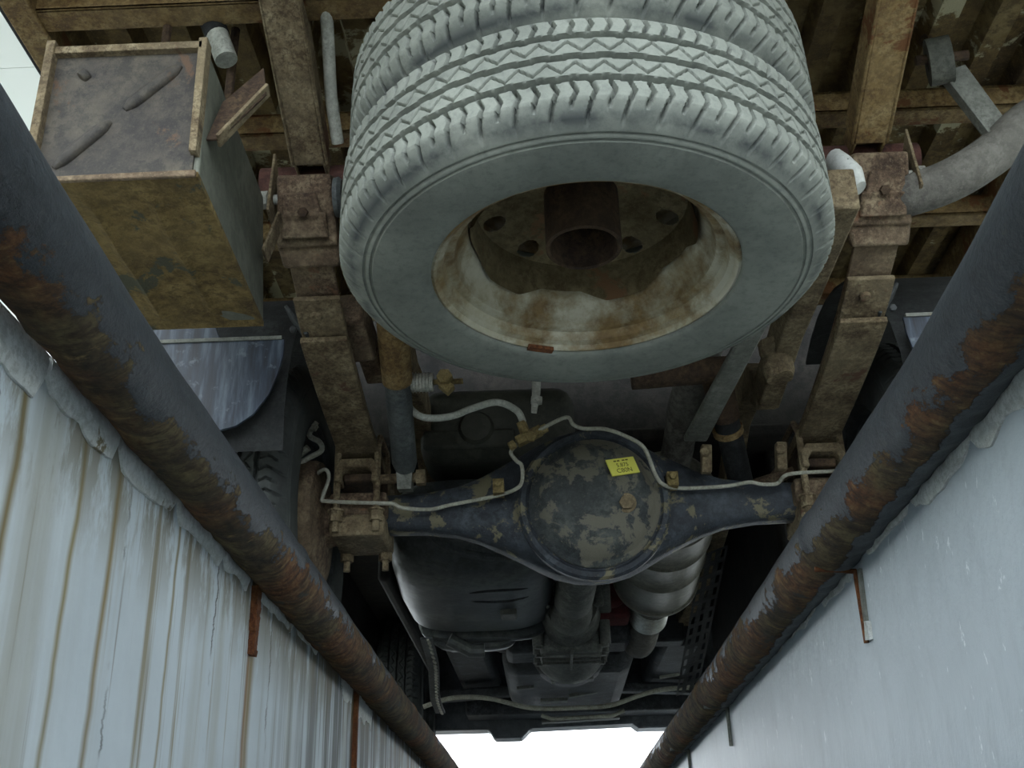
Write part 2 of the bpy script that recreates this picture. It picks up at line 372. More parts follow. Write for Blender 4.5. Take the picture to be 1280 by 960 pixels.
# white flaking plaster along the top of both pit walls, in separate slabs with broken edges
def plaster(wall, x, sgn, y0, y1, ztop, zbot, th, seed):
    bm = bmesh.new(); n = max(4, int((y1-y0)/.012)); m = 4; g = []
    for i in range(n+1):
        y = y0+(y1-y0)*i/n; e = min(1, 14*min(i, n-i)/n+.55)
        nz = noise.noise(V(y*17, seed, 0)); nz2 = noise.noise(V(y*28, seed+5, 0))
        zt = ztop+.002*noise.noise(V(y*30, seed+9, 0)); zb = zt-(ztop-zbot)*e*(1+.30*nz+.28*nz2)
        row = []
        for j in range(m+1):
            z = zt+(zb-zt)*j/m
            row.append((y+.006*noise.noise(V(z*60, y*40, seed)), z, th*.5*(.75+.35*noise.noise(V(y*30, z*50, seed)))*(1 if 0 < j < m else .6)))
        g.append(row)
    fr = [[bm.verts.new((x-sgn*t, y, z)) for y, z, t in r] for r in g]; bk = [[bm.verts.new((x+sgn*.004, y, z)) for y, z, t in r] for r in g]
    for i in range(n):
        for j in range(m):
            bm.faces.new((fr[i][j], fr[i+1][j], fr[i+1][j+1], fr[i][j+1])); bm.faces.new((bk[i][j], bk[i][j+1], bk[i+1][j+1], bk[i+1][j]))
        bm.faces.new((fr[i][0], bk[i][0], bk[i+1][0], fr[i+1][0])); bm.faces.new((fr[i][m], fr[i+1][m], bk[i+1][m], bk[i][m]))
    for i in (0, n):
        for j in range(m): bm.faces.new((fr[i][j], fr[i][j+1], bk[i][j+1], bk[i][j]))
    finish('plaster_slab', bm, plaster_m, wall, angle=60)
for k, (a, b, h, th) in enumerate(((.30,.62,.06,.012), (.63,.80,.042,.013), (.805,.965,.032,.014), (.975,1.14,.030,.014), (1.15,1.33,.026,.013), (1.34,1.465,.024,.013), (1.52,1.74,.020,.010), (1.78,1.95,.015,.008), (2.2,2.33,.04,.006), (2.40,2.60,.05,.006))):
    plaster(wl, XL, -1, a, b, -.001, -.001-h, th, k*3.1)
for k, (a, b, h, th) in enumerate(((.45,.72,.02,.012), (.73,.98,.03,.012), (.985,1.17,.024,.012), (1.18,1.37,.018,.012), (1.44,1.62,.022,.007), (1.66,1.86,.017,.006), (1.9,2.15,.014,.006), (2.2,2.5,.012,.006), (2.65,3.1,.012,.006))):
    plaster(wr, XR, 1, a, b, -.016, -.016-h, th, 40+k*2.7)

# steel pipes edging the pit
def pit_pipe(label, cx, cz, r, joints, mat, knock, bow):
    pts, rs = [], []
    root = empty('edge_pipe', (cx, 1.5, 0), label, 'pipe')
    bm = bmesh.new(); y = -.6
    while y < Y1:
        pts.append(V(cx+knock*bow*max(0, .95-y)**1.3-knock*.0025*math.sin(y*1.7), y, cz+.0015*math.sin(y*2.3)))
        rr = r
        for j in joints:
            d = abs(y-j)
            if d < .03: rr = r*(1+.07*math.exp(-(d/.008)**2))
        rs.append(rr); y += .01
    tube(bm, pts, rs, 40)
    for v in bm.verts:      # scabs of rust stand proud on the underside
        d = V(v.co.x-cx, 0, v.co.z-cz); s = max(0, min(1, (-d.z*.7+d.x*knock*.7)/r+.25))
        v.co += d.normalized()*(s*.0035*noise.noise(V(v.co)*38)+.0012*noise.noise(V(v.co)*9)) if d.length > .001 else V(0,0,0)
    o = finish('pipe_barrel', bm, mat, None, angle=60)
    me = o.data                          # give the material the pipe's own centre line as origin
    for v in me.vertices: v.co.x -= cx; v.co.z -= cz
    o.parent = root; o.location = (0, -1.5, cz)
    return root
pl = pit_pipe('rusty black steel pipe along the stained, streaked pit wall', -.3614, .016, .039, (1.50, 2.9), pipe_left_m, -1, -.045)
pr = pit_pipe('rusty black steel pipe along the smooth grey pit wall', .3767, .0044, .042, (1.40, 2.6), pipe_right_m, 1, -.065)
def anchor(parent, s, xw, y, top, drop, r, mat, flat=False):
    bm = bmesh.new()
    pts = [(xw-s*.055, y, top), (xw-s*.008, y, top-.004), (xw-s*.004, y, top-.014), (xw-s*.003, y+.002, top-drop)]
    tube(bm, spline(pts, 3), r, 8)
    finish('anchor_iron', bm, mat, parent)
    if flat:
        bm = bmesh.new(); bar(bm, (xw-s*.002, y-.014, top-.005), (xw-s*.002, y-.006, top-drop*.75), .010, .005, (1,0,0)); jitter(bm, .002, 60); finish('anchor_plate', bm, steel_grey, parent)
        bm = bmesh.new(); bar(bm, (xw-s*.002, y-.014, top-drop*.75), (xw-s*.002, y-.010, top-drop*.98), .016, .006, (1,0,0)); jitter(bm, .002, 60); finish('plaster_dab', bm, plaster_m, parent)
anchor(pr, 1, XR, 1.415, -.034, .095, .0035, bracket_rust, True)
anchor(pr, 1, XR, 2.57, -.03, .085, .0045, steel_grey); anchor(pr, 1, XR, 3.35, -.03, .09, .0045, steel_grey); anchor(pr, 1, XR, 4.1, -.03, .09, .0045, steel_grey)
bm = bmesh.new(); n = 14
for i in range(n):
    z = -.012-.0065*i; w = .022*(1-.3*abs(noise.noise(V(i*.7, 2, 1))))*(1 if i < 9 else .7)
    bar(bm, (XL+.003+.003*noise.noise(V(i*.9, 0, 0)), 1.50+.004*noise.noise(V(0, i*.6, 0)), z), (XL+.003, 1.50, z-.008), w, .012, (1, 0, 0))
finish('anchor_iron', bm, bracket_rust, pl)
bm = bmesh.new(); bar(bm, (XL+.004, 2.36, -.01), (XL+.004, 2.36, -.2), .016, .01, (1,0,0)); finish('anchor_iron', bm, bracket_rust, pl)
# ------------------------------------------------------------------ tyre mesh (axis Z, centre plane z=0)
TR, TRIM, TH = .355, .224, .092
def tri(x): return 2*abs(2*(x-math.floor(x+.5)))-1
def tire_mesh(name, mats, NA=1400):
    side = [(.2225,.078),(.2235,.086),(.228,.0895),(.240,.0915),(.262,.0935),(.285,.094),(.300,.0925),(.3055,.0918),(.307,.0890),(.3095,.0888),(.311,.0905),(.3150,.0895),(.3165,.0866),(.3190,.0864),(.3205,.0880),(.3235,.0868),(.328,.0838),(.334,.0805),(.339,.077),(.3435,.073),(.347,.0695),(.350,.066)]
    tz = np.linspace(.062, -.062, 72)
    prof = [(r, z, 0) for r, z in side]+[(TR-.35*(z*z)*.9*(abs(z)/.062), z, 1) for z in tz]+[(r, -z, 0) for r, z in side[::-1]]
    th = np.arange(NA)*2*np.pi/NA
    co = np.zeros((len(prof), NA, 3)); deep = np.zeros((len(prof), NA))
    tr = lambda x: 2*np.abs(2*(x-np.floor(x+.5)))-1
    for j, (r, z, tread) in enumerate(prof):
        d = np.zeros(NA); arc = th*TR
        if tread:
            for g in (-.034, 0, .034):
                zz = g+.0012*tr(th*56/(2*np.pi)); d = np.maximum(d, np.clip((.0048-np.abs(z-zz))/.0018, 0, 1)*.013)
            for g in (-.017, .017):
                zz = g+.0075*tr(th*64/(2*np.pi)+.25*(g > 0)); d = np.maximum(d, np.clip((.0024-np.abs(z-zz))/.0018, 0, 1)*.006)
        az = abs(z)
        if az > .040 or not tread:          # chevron slots of the shoulder rib, running out on the sidewall
            if r > .3265:
                w = (az-.040)*.45; ph = (arc-w*(1 if az < .053 else -1)-(0 if az < .053 else .0117))*96/(2*np.pi*TR)
                f = np.abs(ph-np.round(ph)); alt = np.round(ph) % 2
                g = np.clip((.135-f)/.07, 0, 1)*np.where((alt > .5) & (az > .070), 0, 1)
                d = np.maximum(d, g*(.010 if tread else .0075*min(1, (r-.3265)/.012)))
        if not tread and z > 0: pass
        rr = r-d*(1 if tread else .6); zz = np.full(NA, z) if tread else z-np.sign(z)*d*.7
        co[j, :, 0] = rr*np.cos(th); co[j, :, 1] = rr*np.sin(th); co[j, :, 2] = zz; deep[j] = d
    J = len(prof); idx = np.arange(J*NA).reshape(J, NA); nx = np.roll(idx, -1, 1)
    f = np.stack([idx[:-1], nx[:-1], nx[1:], idx[1:]], -1).reshape(-1, 4)
    me = bpy.data.meshes.new(name); me.from_pydata(co.reshape(-1, 3).tolist(), [], f[:, ::-1].tolist())
    for m in mats: me.materials.append(m)
    me.polygons.foreach_set('use_smooth', [True]*len(f))
    me.set_sharp_from_angle(angle=math.radians(50)); me.update(); return me
def rim_bm():
    bm = bmesh.new()        # well and flanges; lower flange at z=-.079
    p = [(.212,-.080),(.219,-.0835),(.2235,-.082),(.2225,-.0775),(.2165,-.0755),(.2105,-.071),(.2085,-.062),(.206,-.058),(.197,-.056),(.1935,-.053),(.1915,-.045),(.1885,-.030),(.178,-.018),(.174,-.010),(.173,.02),(.178,.034),(.190,.05),(.205,.058),(.212,.070),(.2225,.0775),(.2235,.082),(.216,.083)]
    q = [(r-.004, z+(.001 if z > 0 else -.001)) for r, z in p[2:-2]][::-1]
    lathe(bm, p[1:-1]+[(.2175,.0775)]+[(r-.0035, z) for r, z in p[3:-3]][::-1]+[(.2135,-.0745),(.216,-.081),p[1]], n=96)
    return bm
def disc_bm(holes=10):
    """dished wheel disc: polar grid with oval vent holes left open, wavy welded skirt"""
    bm = bmesh.new(); n = 480
    hw = [(.050,.062),(.095,.062),(.110,.056),(.117,.053)]+[(.119+.0025*k, .052-.0007*k) for k in range(17)]+[(.1605,.032),(.1625,.022),(.1638,.010),(.1650,.000),(.1668,-.020)]
    rings = []
    for r, z in hw:
        row = []
        for k in range(n):
            a = 2*math.pi*k/n; zz = z
            if r >= .1665: zz = -.014-.011*max(-1, min(1, 1.7*math.cos(a*5+.6)))
            row.append(bm.verts.new((r*math.cos(a), r*math.sin(a), zz)))
        rings.append(row)
    for j in range(len(hw)-1):
        for k in range(n):
            r = (hw[j][0]+hw[j+1][0])/2; a = 2*math.pi*(k+.5)/n
            d = (a*holes/(2*math.pi)) % 1-.5
            if ((d*2*math.pi/holes*.139/.0165)**2+((r-.139)/.0175)**2) < 1: continue
            bm.faces.new((rings[j][k], rings[j][(k+1)%n], rings[j+1][(k+1)%n], rings[j+1][k]))
    ext = bmesh.ops.solidify(bm, geom=list(bm.faces), thickness=.004)
    return bm
spare_mesh = tire_mesh('tire', [tire_dust])
tb = bmesh.new(); lathe(tb, [(.056,.064),(.056,-.034),(.053,-.037),(.050,-.034),(.050,.064)], n=48)
def spare(loc, tilt, label, spin, tm):
    root = empty('spare_wheel', loc, label, 'wheel'); root.rotation_euler = (math.radians(tilt), 0, 0)
    for nm, me in (('tire', tm), ('rim', RIM), ('wheel_disc', DISC)):
        o = bpy.data.objects.new(nm, me); COL.objects.link(o); o.parent = root; o.rotation_euler = (0, 0, spin)
        if nm == 'tire': o['label'] = 'dust-grey rubber tire with zigzag tread'
        if nm == 'rim': o['label'] = 'silver-painted rim with brown rust'
    return root
def to_mesh(name, bm, mat, angle=35):
    bmesh.ops.recalc_face_normals(bm, faces=bm.faces); me = bpy.data.meshes.new(name); bm.to_mesh(me); bm.free()
    me.materials.append(mat); me.polygons.foreach_set('use_smooth', [True]*len(me.polygons)); me.set_sharp_from_angle(angle=math.radians(angle)); return me
RIM = to_mesh('rim', rim_bm(), rim_m); DISC = to_mesh('wheel_disc', disc_bm(), disc_m); TUBE = to_mesh('hub_tube', tb, rust_dark)
TILT = -3.0; nrm = V(0, math.sin(math.radians(3)), math.cos(math.radians(3)))
c0 = V(.079, 1.409, .411)+nrm*.079
sp = spare(c0, TILT, 'large dusty spare wheel hanging with its open, rusty rim facing down', 0, spare_mesh)
o = bpy.data.objects.new('hub_tube', TUBE); COL.objects.link(o); o.parent = sp; o['label'] = 'rusty open-ended centre tube'
bm = bmesh.new()
bar(bm, (-.030, -.2165, -.084), (.012, -.2183, -.084), .012, .006)
me = to_mesh('balance_weight', bm, bracket_rust); o = bpy.data.objects.new('balance_weight', me); COL.objects.link(o); o.parent = sp; o.rotation_euler = (0, 0, math.pi+.36)
sp2 = spare(c0+nrm*.192+V(.004, .012, 0), TILT, 'shadowed spare wheel stacked on top of the dusty spare wheel', .5, spare_mesh)

# ------------------------------------------------------------------ the truck
TX = .11
TRK = empty('truck', (TX, 2.36, 0), 'truck standing over the inspection pit, its rusty underside seen from below', 'truck')
def part(name, bm, mat, bevel=0, label=None, parent=None, angle=35): return finish(name, bm, mat, parent or TRK, bevel, label, angle)
def sub(name, bm, mat, parent, bevel=0, label=None, angle=35):
    o = finish(name, bm, mat, None, bevel, label, angle); o.parent = parent; return o
def X(s, d): return TX+s*d

# --- cargo bed: corrugated floor, bearers, side sill
bm = bmesh.new(); pitch = .105; y0b, y1b = .55, 2.62; xs = []; x = -.84
while x < 1.06: xs += [(x, .995), (x+.040, .995), (x+.052, 1.03), (x+.093, 1.03)]; x += pitch
lo = [[bm.verts.new((a, y, z)) for a, z in xs] for y in (y0b, y1b)]; hi = [[bm.verts.new((a, y, z+.008)) for a, z in xs] for y in (y0b, y1b)]
for i in range(len(xs)-1):
    bm.faces.new((lo[0][i], lo[0][i+1], lo[1][i+1], lo[1][i])); bm.faces.new((hi[0][i], hi[1][i], hi[1][i+1], hi[0][i+1]))
    for q in (0, 1): bm.faces.new((lo[q][i], lo[q][i+1], hi[q][i+1], hi[q][i]))
part('bed_floor', bm, bed_metal, label='corrugated cargo bed floor, rusty with bare pale patches', angle=20)
for y in (.75, 1.425, 1.775, 2.15, 2.5):
    bm = bmesh.new()
    box(bm, -.85, 1.07, y-.025, y+.025, .945, .952); box(bm, -.85, 1.07, y-.025, y-.019, .945, .994); box(bm, -.85, 1.07, y-.025, y+.02, .988, .995)
    part('bed_bearer', bm, rust_yellow, .002)
for s in (-1, 1):
    bm = bmesh.new(); xo = X(s, .965)
    box(bm, min(xo, xo-s*.05), max(xo, xo-s*.05), .4, 2.65, .94, 1.02)
    o = part('bed_side_sill', bm, rust_yellow, .003)
    bm = bmesh.new(); box(bm, min(xo, xo+s*.012), max(xo, xo+s*.012), .4, 2.65, .95, 1.35); part('bed_side_panel', bm, rubber_black, .003)
# sloping bed supports above the spring hangers
for s in (-1, 1):
    bm = bmesh.new(); xc = X(s, .5); p0 = V(xc, 1.30, .985); p1 = V(xc, 1.665, .83)
    bar(bm, p0, p1, .062, .075, w1=.056)
    d = (p1-p0).normalized(); dn = V(0, -.39, -.92)
    for q in (-.026, .026): bar(bm, p1+V(q, 0, 0)-dn*.02, p1+V(q, 0, 0)+d*.022+dn*.028, .006, .05)
    for q in (-.031, .031): bar(bm, p0+V(q, 0, 0)+dn*.036, p1+V(q, 0, 0)+dn*.036, .006, .006)
    part('bed_support', bm, rust_tan if s < 0 else rust_yellow, .003)
bm = bmesh.new(); tube(bm, [(X(-1, .60), 1.715, .80), (X(1, .60), 1.715, .80)], .034, 20); part('cross_tube', bm, rust_red, label='dark red-brown cross tube')
# --- chassis rails
for s in (-1, 1):
    bm = bmesh.new(); xc = X(s, .388); k_ = .07 if s < 0 else 0
    pts = [(1.70 if s < 0 else 1.50, .60+k_), (1.95, .597+k_), (2.22, .568+k_), (2.34, .66), (2.55, .66), (2.8, .56), (3.3, .50), (5.0, .50)]
    for (ya, za), (yb, zb) in zip(pts, pts[1:]): bar(bm, (xc, ya-.005, za), (xc, yb, zb),   .045, .075)
    o = part('chassis_rail', bm, rust_tan, .004)
    if s < 0: continue
    bm = bmesh.new(); xb = X(s, .375); lathe(bm, [(0,-.05),(.026,-.05),(.032,-.03),(.028,0),(.036,.01),(.036,.03),(0,.03)], (xb, 2.02, .56), (0, .1, 1), 20); jitter(bm, .006, 30)
    sub('bump_stop', bm, rust_tan, o)
bm = bmesh.new(); box(bm, X(-1, .385), X(1, .385), 1.93, 1.99, .73, .80); part('chassis_crossmember', bm, rust_dark, .004)
bm = bmesh.new(); box(bm, X(-1, .385), X(1, .385), 3.95, 4.05, .40, .48); part('chassis_crossmember', bm, engine_dark, .01)

# --- leaf springs with hangers, clamps and U-bolts
def spring(s):
    xc = X(s, .5)
    grp = bpy.data.objects.new('leaf_spring', None); COL.objects.link(grp); grp.parent = TRK; grp.location = (s*.5, 0, .45)
    grp['label'] = 'rusty leaf spring between its hanger and the rear axle'
    inv = Matrix.Translation((xc, 2.36, .45)).inverted()
    def P(nm, bm, mat, bevel=0, label=None):
        o = finish(nm, bm, mat, None, bevel, label); o.parent = grp; o.matrix_parent_inverse = inv; return o
    def leaf(path, w, t, rad=False, mat=rust_brown):
        bm = bmesh.new(); pts = spline([(xc, y, z) for y, z in path], 8); rows = []
        for i, p in enumerate(pts):
            d = (pts[min(i+1, len(pts)-1)]-pts[max(i-1, 0)]).normalized(); u = V(1,0,0).cross(d)
            rows.append([bm.verts.new(p+V(a, 0, 0)+u*b) for a, b in ((-w/2, 0), (w/2, 0), (w/2, t), (-w/2, t))])
        for a, b in zip(rows, rows[1:]):
            for k in range(4): bm.faces.new((a[k], a[(k+1)%4], b[(k+1)%4], b[k]))
        bm.faces.new(rows[0]); bm.faces.new(rows[-1][::-1]); return P('leaf', bm, mat, .002)
    leaf([(1.625,.675),(1.70,.628),(1.80,.592),(2.0,.545),(2.36,.502),(2.75,.54),(3.1,.63)], .078, .010)
    leaf([(1.765,.585),(1.86,.555),(2.05,.521),(2.36,.490),(2.7,.52),(2.95,.575)], .085, .011, mat=rust_tan)
    leaf([(1.845,.541),(1.95,.521),(2.15,.494),(2.36,.477),(2.6,.492),(2.8,.52)], .088, .012, mat=rust_tan)
    # bolt heads on the leaf tip
    bm = bmesh.new(); lathe(bm, [(0,0),(.011,0),(.009,.007),(0,.009)], (xc-.006, 1.80, .571), (0,-.3,-1), 14); P('leaf_rivet', bm, rust_tan)
    # hanger: sloping box with trapezoid plate
    bm = bmesh.new(); ux = V(1,0,0); uy = V(0,.51,-.86); o = V(xc, 1.605, .745)
    prism(bm, [(-.047,0),(.047,0),(.050,.06),(.054,.125),(-.054,.125),(-.050,.06)], o, ux, uy, .05)
    hg = P('hanger', bm, rust_brown, .005)
    bm = bmesh.new(); o2 = V(xc, 1.600, .742)
    m = -s
    prism(bm, [(-.036*m if m > 0 else -.022,.030),(.022 if m > 0 else .036,.030),(.040,.108),(-.040,.108)], o2-V(0,.006,.006), ux, uy, .012)
    P('hanger_plate', bm, rust_brown, .003)
    bm = bmesh.new(); prism(bm, [(-.056,.120),(.056,.120),(.053,.165),(-.047,.165)], V(xc, 1.597, .742), ux, V(0,.62,-.78), .022); P('hanger_shoe', bm, rust_brown, .006)
    bm = bmesh.new(); hexnut(bm, o2+uy*.065+V(0,-.008,-.006), V(0,-.86,-.51), .009, .010); P('bolt', bm, rust_dark)
    # eye bolt and side plates
    bm = bmesh.new(); e = V(xc, 1.635, .715)
    tube(bm, [e+V(-.078,0,0), e+V(.078,0,0)], .009, 12); hexnut(bm, e+V(s*.066,0,0), (s,0,0), .016, .012)
    P('eye_bolt', bm, zinc)
    bm = bmesh.new(); lathe(bm, [(.008,0),(.034,0),(.036,.008),(.03,.014),(.008,.014)], e+V(-s*.052,0,0), (-s,0,0), 24); P('bush_cap', bm, shock_grey)
    for q, th_ in ((s*.058, .005),):
        bm = bmesh.new(); prism(bm, [(-.03,-.04),(.03,-.05),(.022,.06),(-.012,.09)], e+V(q,0,0), (0,1,0), (0,0,1), th_, True); P('side_plate', bm, rust_tan, .001)
    # axle pad, arch clamp, bottom plate, U-bolts
    bm = bmesh.new(); poly = [(-.047,0),(-.032,0),(-.034,.018),(-.024,.032),(.024,.032),(.034,.018),(.032,0),(.047,0),(.047,.034),(.034,.052),(-.034,.052),(-.047,.034)]
    prism(bm, poly, (xc, 2.30, .412), (1,0,0), (0,0,1), .05); P('arch_clamp', bm, rust_tan, .003)
    bm = bmesh.new(); box(bm, xc-.045, xc+.045, 2.30, 2.43, .42, .474); box(bm, xc-.030, xc+.030, 2.272, 2.30, .418, .438); P('spring_seat', bm, rust_dark, .004)
    bm = bmesh.new(); box(bm, xc-.062, xc+.062, 2.285, 2.435, .345, .40); P('axle_pad', bm, rust_brown, .008)
    bm = bmesh.new(); box(bm, xc-.058, xc+.060, 2.275, 2.44, .300, .347); P('bottom_plate', bm, rust_tan, .008)
    for xx in (-.043, .043):
        for yy, zz in ((2.268, .315), (2.425, .272)):
            bm = bmesh.new(); tube(bm, [(xc+xx, yy, .50), (xc+xx, yy, zz-.010)], .0075, 10)
            hexnut(bm, (xc+xx, yy, zz+.012), (0,0,1), .015, .022); lathe(bm, [(0,0),(.018,0),(.018,.004),(0,.004)], (xc+xx, yy, zz+.034), (0,0,1), 14)
            P('u_bolt', bm, rust_tan)
        bm = bmesh.new(); tube(bm, [(xc+xx, 2.268, .495), (xc+xx, 2.30, .53), (xc+xx, 2.40, .53), (xc+xx, 2.425, .495)], .0075, 8); P('u_bolt_bend', bm, rust_brown)
for s in (-1, 1): spring(s)

# --- rear axle
AX = bpy.data.objects.new('rear_axle', None); COL.objects.link(AX); AX.parent = TRK; AX.location = (0, 0, .36); AX['label'] = 'black painted rear axle with round differential, dusty and chipped'
AXI = Matrix.Translation((TX, 2.36, .36)).inverted()
def A(nm, bm, mat, bevel=0, label=None, angle=35):
    o = finish(nm, bm, mat, None, bevel, label, angle); o.parent = AX; o.matrix_parent_inverse = AXI; return o
bm = bmesh.new()    # banjo housing: outline in the XZ plane, rounded front to back
zc = .365; half = [(0,.176),(.04,.174),(.08,.163),(.115,.145),(.15,.124),(.19,.104),(.24,.078),(.29,.060),(.36,.047),(.52,.042)]
up = half; dn = [(0,-.162),(.04,-.159),(.08,-.149),(.115,-.132),(.15,-.112),(.19,-.092),(.24,-.068),(.29,-.052),(.36,-.042),(.52,-.038)]
def section(x, zt, zb, dep, n=20):
    c = (zt+zb)/2; h = (zt-zb)/2
    return [(x, 2.36+dep*math.copysign(abs(math.cos(a))**.62, math.cos(a)), zc+c+h*math.copysign(abs(math.sin(a))**.75, math.sin(a))) for a in [2*math.pi*k/n+.157 for k in range(n)]]
secs = []
for i in range(len(half)-1, 0, -1): secs.append(section(TX-up[i][0], up[i][1], dn[i][1], .040+.055*max(0, 1-up[i][0]/.25)**.8))
for i in range(len(half)): secs.append(section(TX+up[i][0], up[i][1], dn[i][1], .040+.055*max(0, 1-up[i][0]/.25)**.8))
rings = [[bm.verts.new(p) for p in q] for q in secs]
for a, b in zip(rings, rings[1:]):
    for k in range(len(a)): bm.faces.new((a[k], a[(k+1)%len(a)], b[(k+1)%len(a)], b[k]))
bm.faces.new(rings[0]); bm.faces.new(rings[-1][::-1])
A('axle_housing', bm, axle_paint, .0, angle=50)
ca = V(0, -1, -.10).normalized(); cc = V(TX+.008, 2.275, .352)
bm = bmesh.new(); lathe(bm, [(.163,-.02),(.163,.002),(.157,.008),(.147,.009),(.142,.004),(.136,.004)], cc, ca, 72); A('cover_flange', bm, axle_paint)
bm = bmesh.new(); lathe(bm, [(.139,-.005),(.139,.010),(.136,.014),(.130,.016),(.125,.022),(.111,.037),(.085,.047),(.05,.053),(0,.055)], cc, ca, 72)
cov = A('differential_cover', bm, cover_paint, label='round differential cover with flaked black paint and mud')
cx_, cy_, cz_ = V(1,0,0), V(0,-.0995,.995), ca
def on_cover(a, b):
    r = math.hypot(a, b); prof = [(0,.055),(.05,.053),(.085,.047),(.111,.037),(.125,.022),(.139,.01)]
    h = np.interp(r, [q[0] for q in prof], [q[1] for q in prof]); return cc+cx_*a+cy_*b+cz_*float(h)
def cover_sub(nm, bm, mat, bevel=0, label=None):
    return A(nm, bm, mat, bevel, label)
bm = bmesh.new(); pc = on_cover(.064, -.012); hexnut(bm, pc-cz_*.004, cz_, .016, .014); lathe(bm, [(0,0),(.021,0),(.021,.004),(0,.004)], pc-cz_*.003, cz_, 20); cover_sub('filler_plug', bm, rust_tan, .001)
bm = bmesh.new(); ce = on_cover(.060, .066); rr = .05; e1 = (cx_*.955+cy_*.30).normalized(); n_ = (cz_+cx_*.33+cy_*.36).normalized(); e1 = (e1-n_*e1.dot(n_)).normalized(); e2 = n_.cross(e1)
prism(bm, [(-.033,-.020),(.033,-.020),(.033,.020),(-.033,.020)], ce+n_*.001, e1, e2, .003); st = cover_sub('sticker', bm, sticker_m, label='yellow printed sticker')
for txt, sz, oy in (('5.875', .013, -.001), ('C80N', .015, -.015)):
    cu = bpy.data.curves.new('sticker_print', 'FONT'); cu.body = txt; cu.size = sz; cu.align_x = 'CENTER'; cu.extrude = .0002
    to = bpy.data.objects.new('sticker_print', cu); COL.objects.link(to); dg = bpy.context.evaluated_depsgraph_get()
    me = bpy.data.meshes.new_from_object(to.evaluated_get(dg)); bpy.data.objects.remove(to); me.materials.clear(); me.materials.append(ink_m)
    M4 = Matrix((e1, e2, n_)).transposed().to_4x4(); M4.translation = ce+n_*.0042+e2*oy; me.transform(M4)
    o = bpy.data.objects.new('sticker_print', me); COL.objects.link(o); o.parent = AX; o.matrix_parent_inverse = AXI
bm = bmesh.new()
for a in (-.014, -.006, .006, .014): bar(bm, ce+n_*.0042+e1*(a-.003)+e2*.014, ce+n_*.0042+e1*(a+.003)+e2*.014, .003, .0006, n_)
cover_sub('sticker_print', bm, ink_m)
# brake lines along the axle, tee piece and clips
def line(nm, pts, r, mat, sm=5, n=10, label=None):
    bm = bmesh.new(); tube(bm, pts, r, n, sm); return A(nm, bm, mat, 0, label)
yl = 2.262
tee = V(-.016, 2.20, .480)
line('brake_line', [tee, (-.040, 2.21, .468), (-.056, 2.225, .456), (-.045, 2.235, .44), (-.034, 2.24, .43), (-.034, 2.24, .395), (-.048, 2.24, .378), (-.09, 2.27, .375), (-.19, 2.30, .368), (-.235, 2.29, .356), (-.29, yl, .352), (-.31, yl, .362), (-.34, yl, .364), (-.45, yl, .372), (-.462, yl, .38), (-.45, yl, .425), (-.462, yl, .445), (-.50, yl+.03, .43)], .0042, line_steel, label='thin pale steel brake line')
line('brake_line', [tee, (.015, 2.19, .495), (.064, 2.18, .513), (.078, 2.185, .498), (.10, 2.19, .490), (.145, 2.19, .487), (.19, 2.19, .468), (.225, 2.20, .445), (.245, 2.22, .395), (.262, 2.24, .378), (.30, 2.275, .38), (.40, 2.295, .388), (.45, 2.28, .39), (.475, 2.275, .383), (.51, 2.28, .385), (.53, yl, .398), (.60, yl, .402), (.68, yl, .402)], .0042, line_steel)
bm = bmesh.new()
bar(bm, tee+V(-.026,0,-.012), tee+V(.026,0,.014), .022, .02); hexnut(bm, tee+V(-.03,0,-.015), V(-.9,0,-.5), .010, .014); hexnut(bm, tee+V(.026,0,.013), V(.9,0,.5), .010, .014)
hexnut(bm, tee+V(-.008,-.006,.006), V(-.3,-.2,.9), .011, .026); hexnut(bm, tee+V(.004,-.006,-.004), V(.1,-1,-.1), .012, .01); A('brake_tee', bm, brass, .001, 'brass brake line tee')
line('brake_hose', [tee+V(-.012,-.01,.03), (-.040, 2.17, .528), (-.08, 2.15, .540), (-.13, 2.14, .524), (-.18, 2.13, .502), (-.23, 2.12, .498), (-.258, 2.12, .518), (-.268, 2.12, .545)], .0075, hose_white, 6, 12, 'pale flexible brake hose')
for xx, zz in ((-.085, .392), (.285, .395)):
    bm = bmesh.new(); box(bm, xx-.012, xx+.012, 2.245, 2.285, zz-.018, zz+.014); hexnut(bm, (xx, 2.244, zz+.002), (0,-1,0), .009, .009); A('line_clip', bm, brass, .002)
# brake backing plates
for s in (-1, 1):
    bm = bmesh.new(); lathe(bm, [(0,0),(.05,0),(.055,.02),(.10,.03),(.135,.035),(.14,.045),(.14,.10),(0,.10)], (X(s,.555), 2.36, .355), (s,0,0), 40); jitter(bm, .002, 25); A('brake_drum', bm, rust_brown)
    bm = bmesh.new(); box(bm, *sorted((X(s,.445), X(s,.565))), 2.305, 2.415, .315, .40); jitter(bm, .004, 20); A('axle_end', bm, rust_tan, .01)

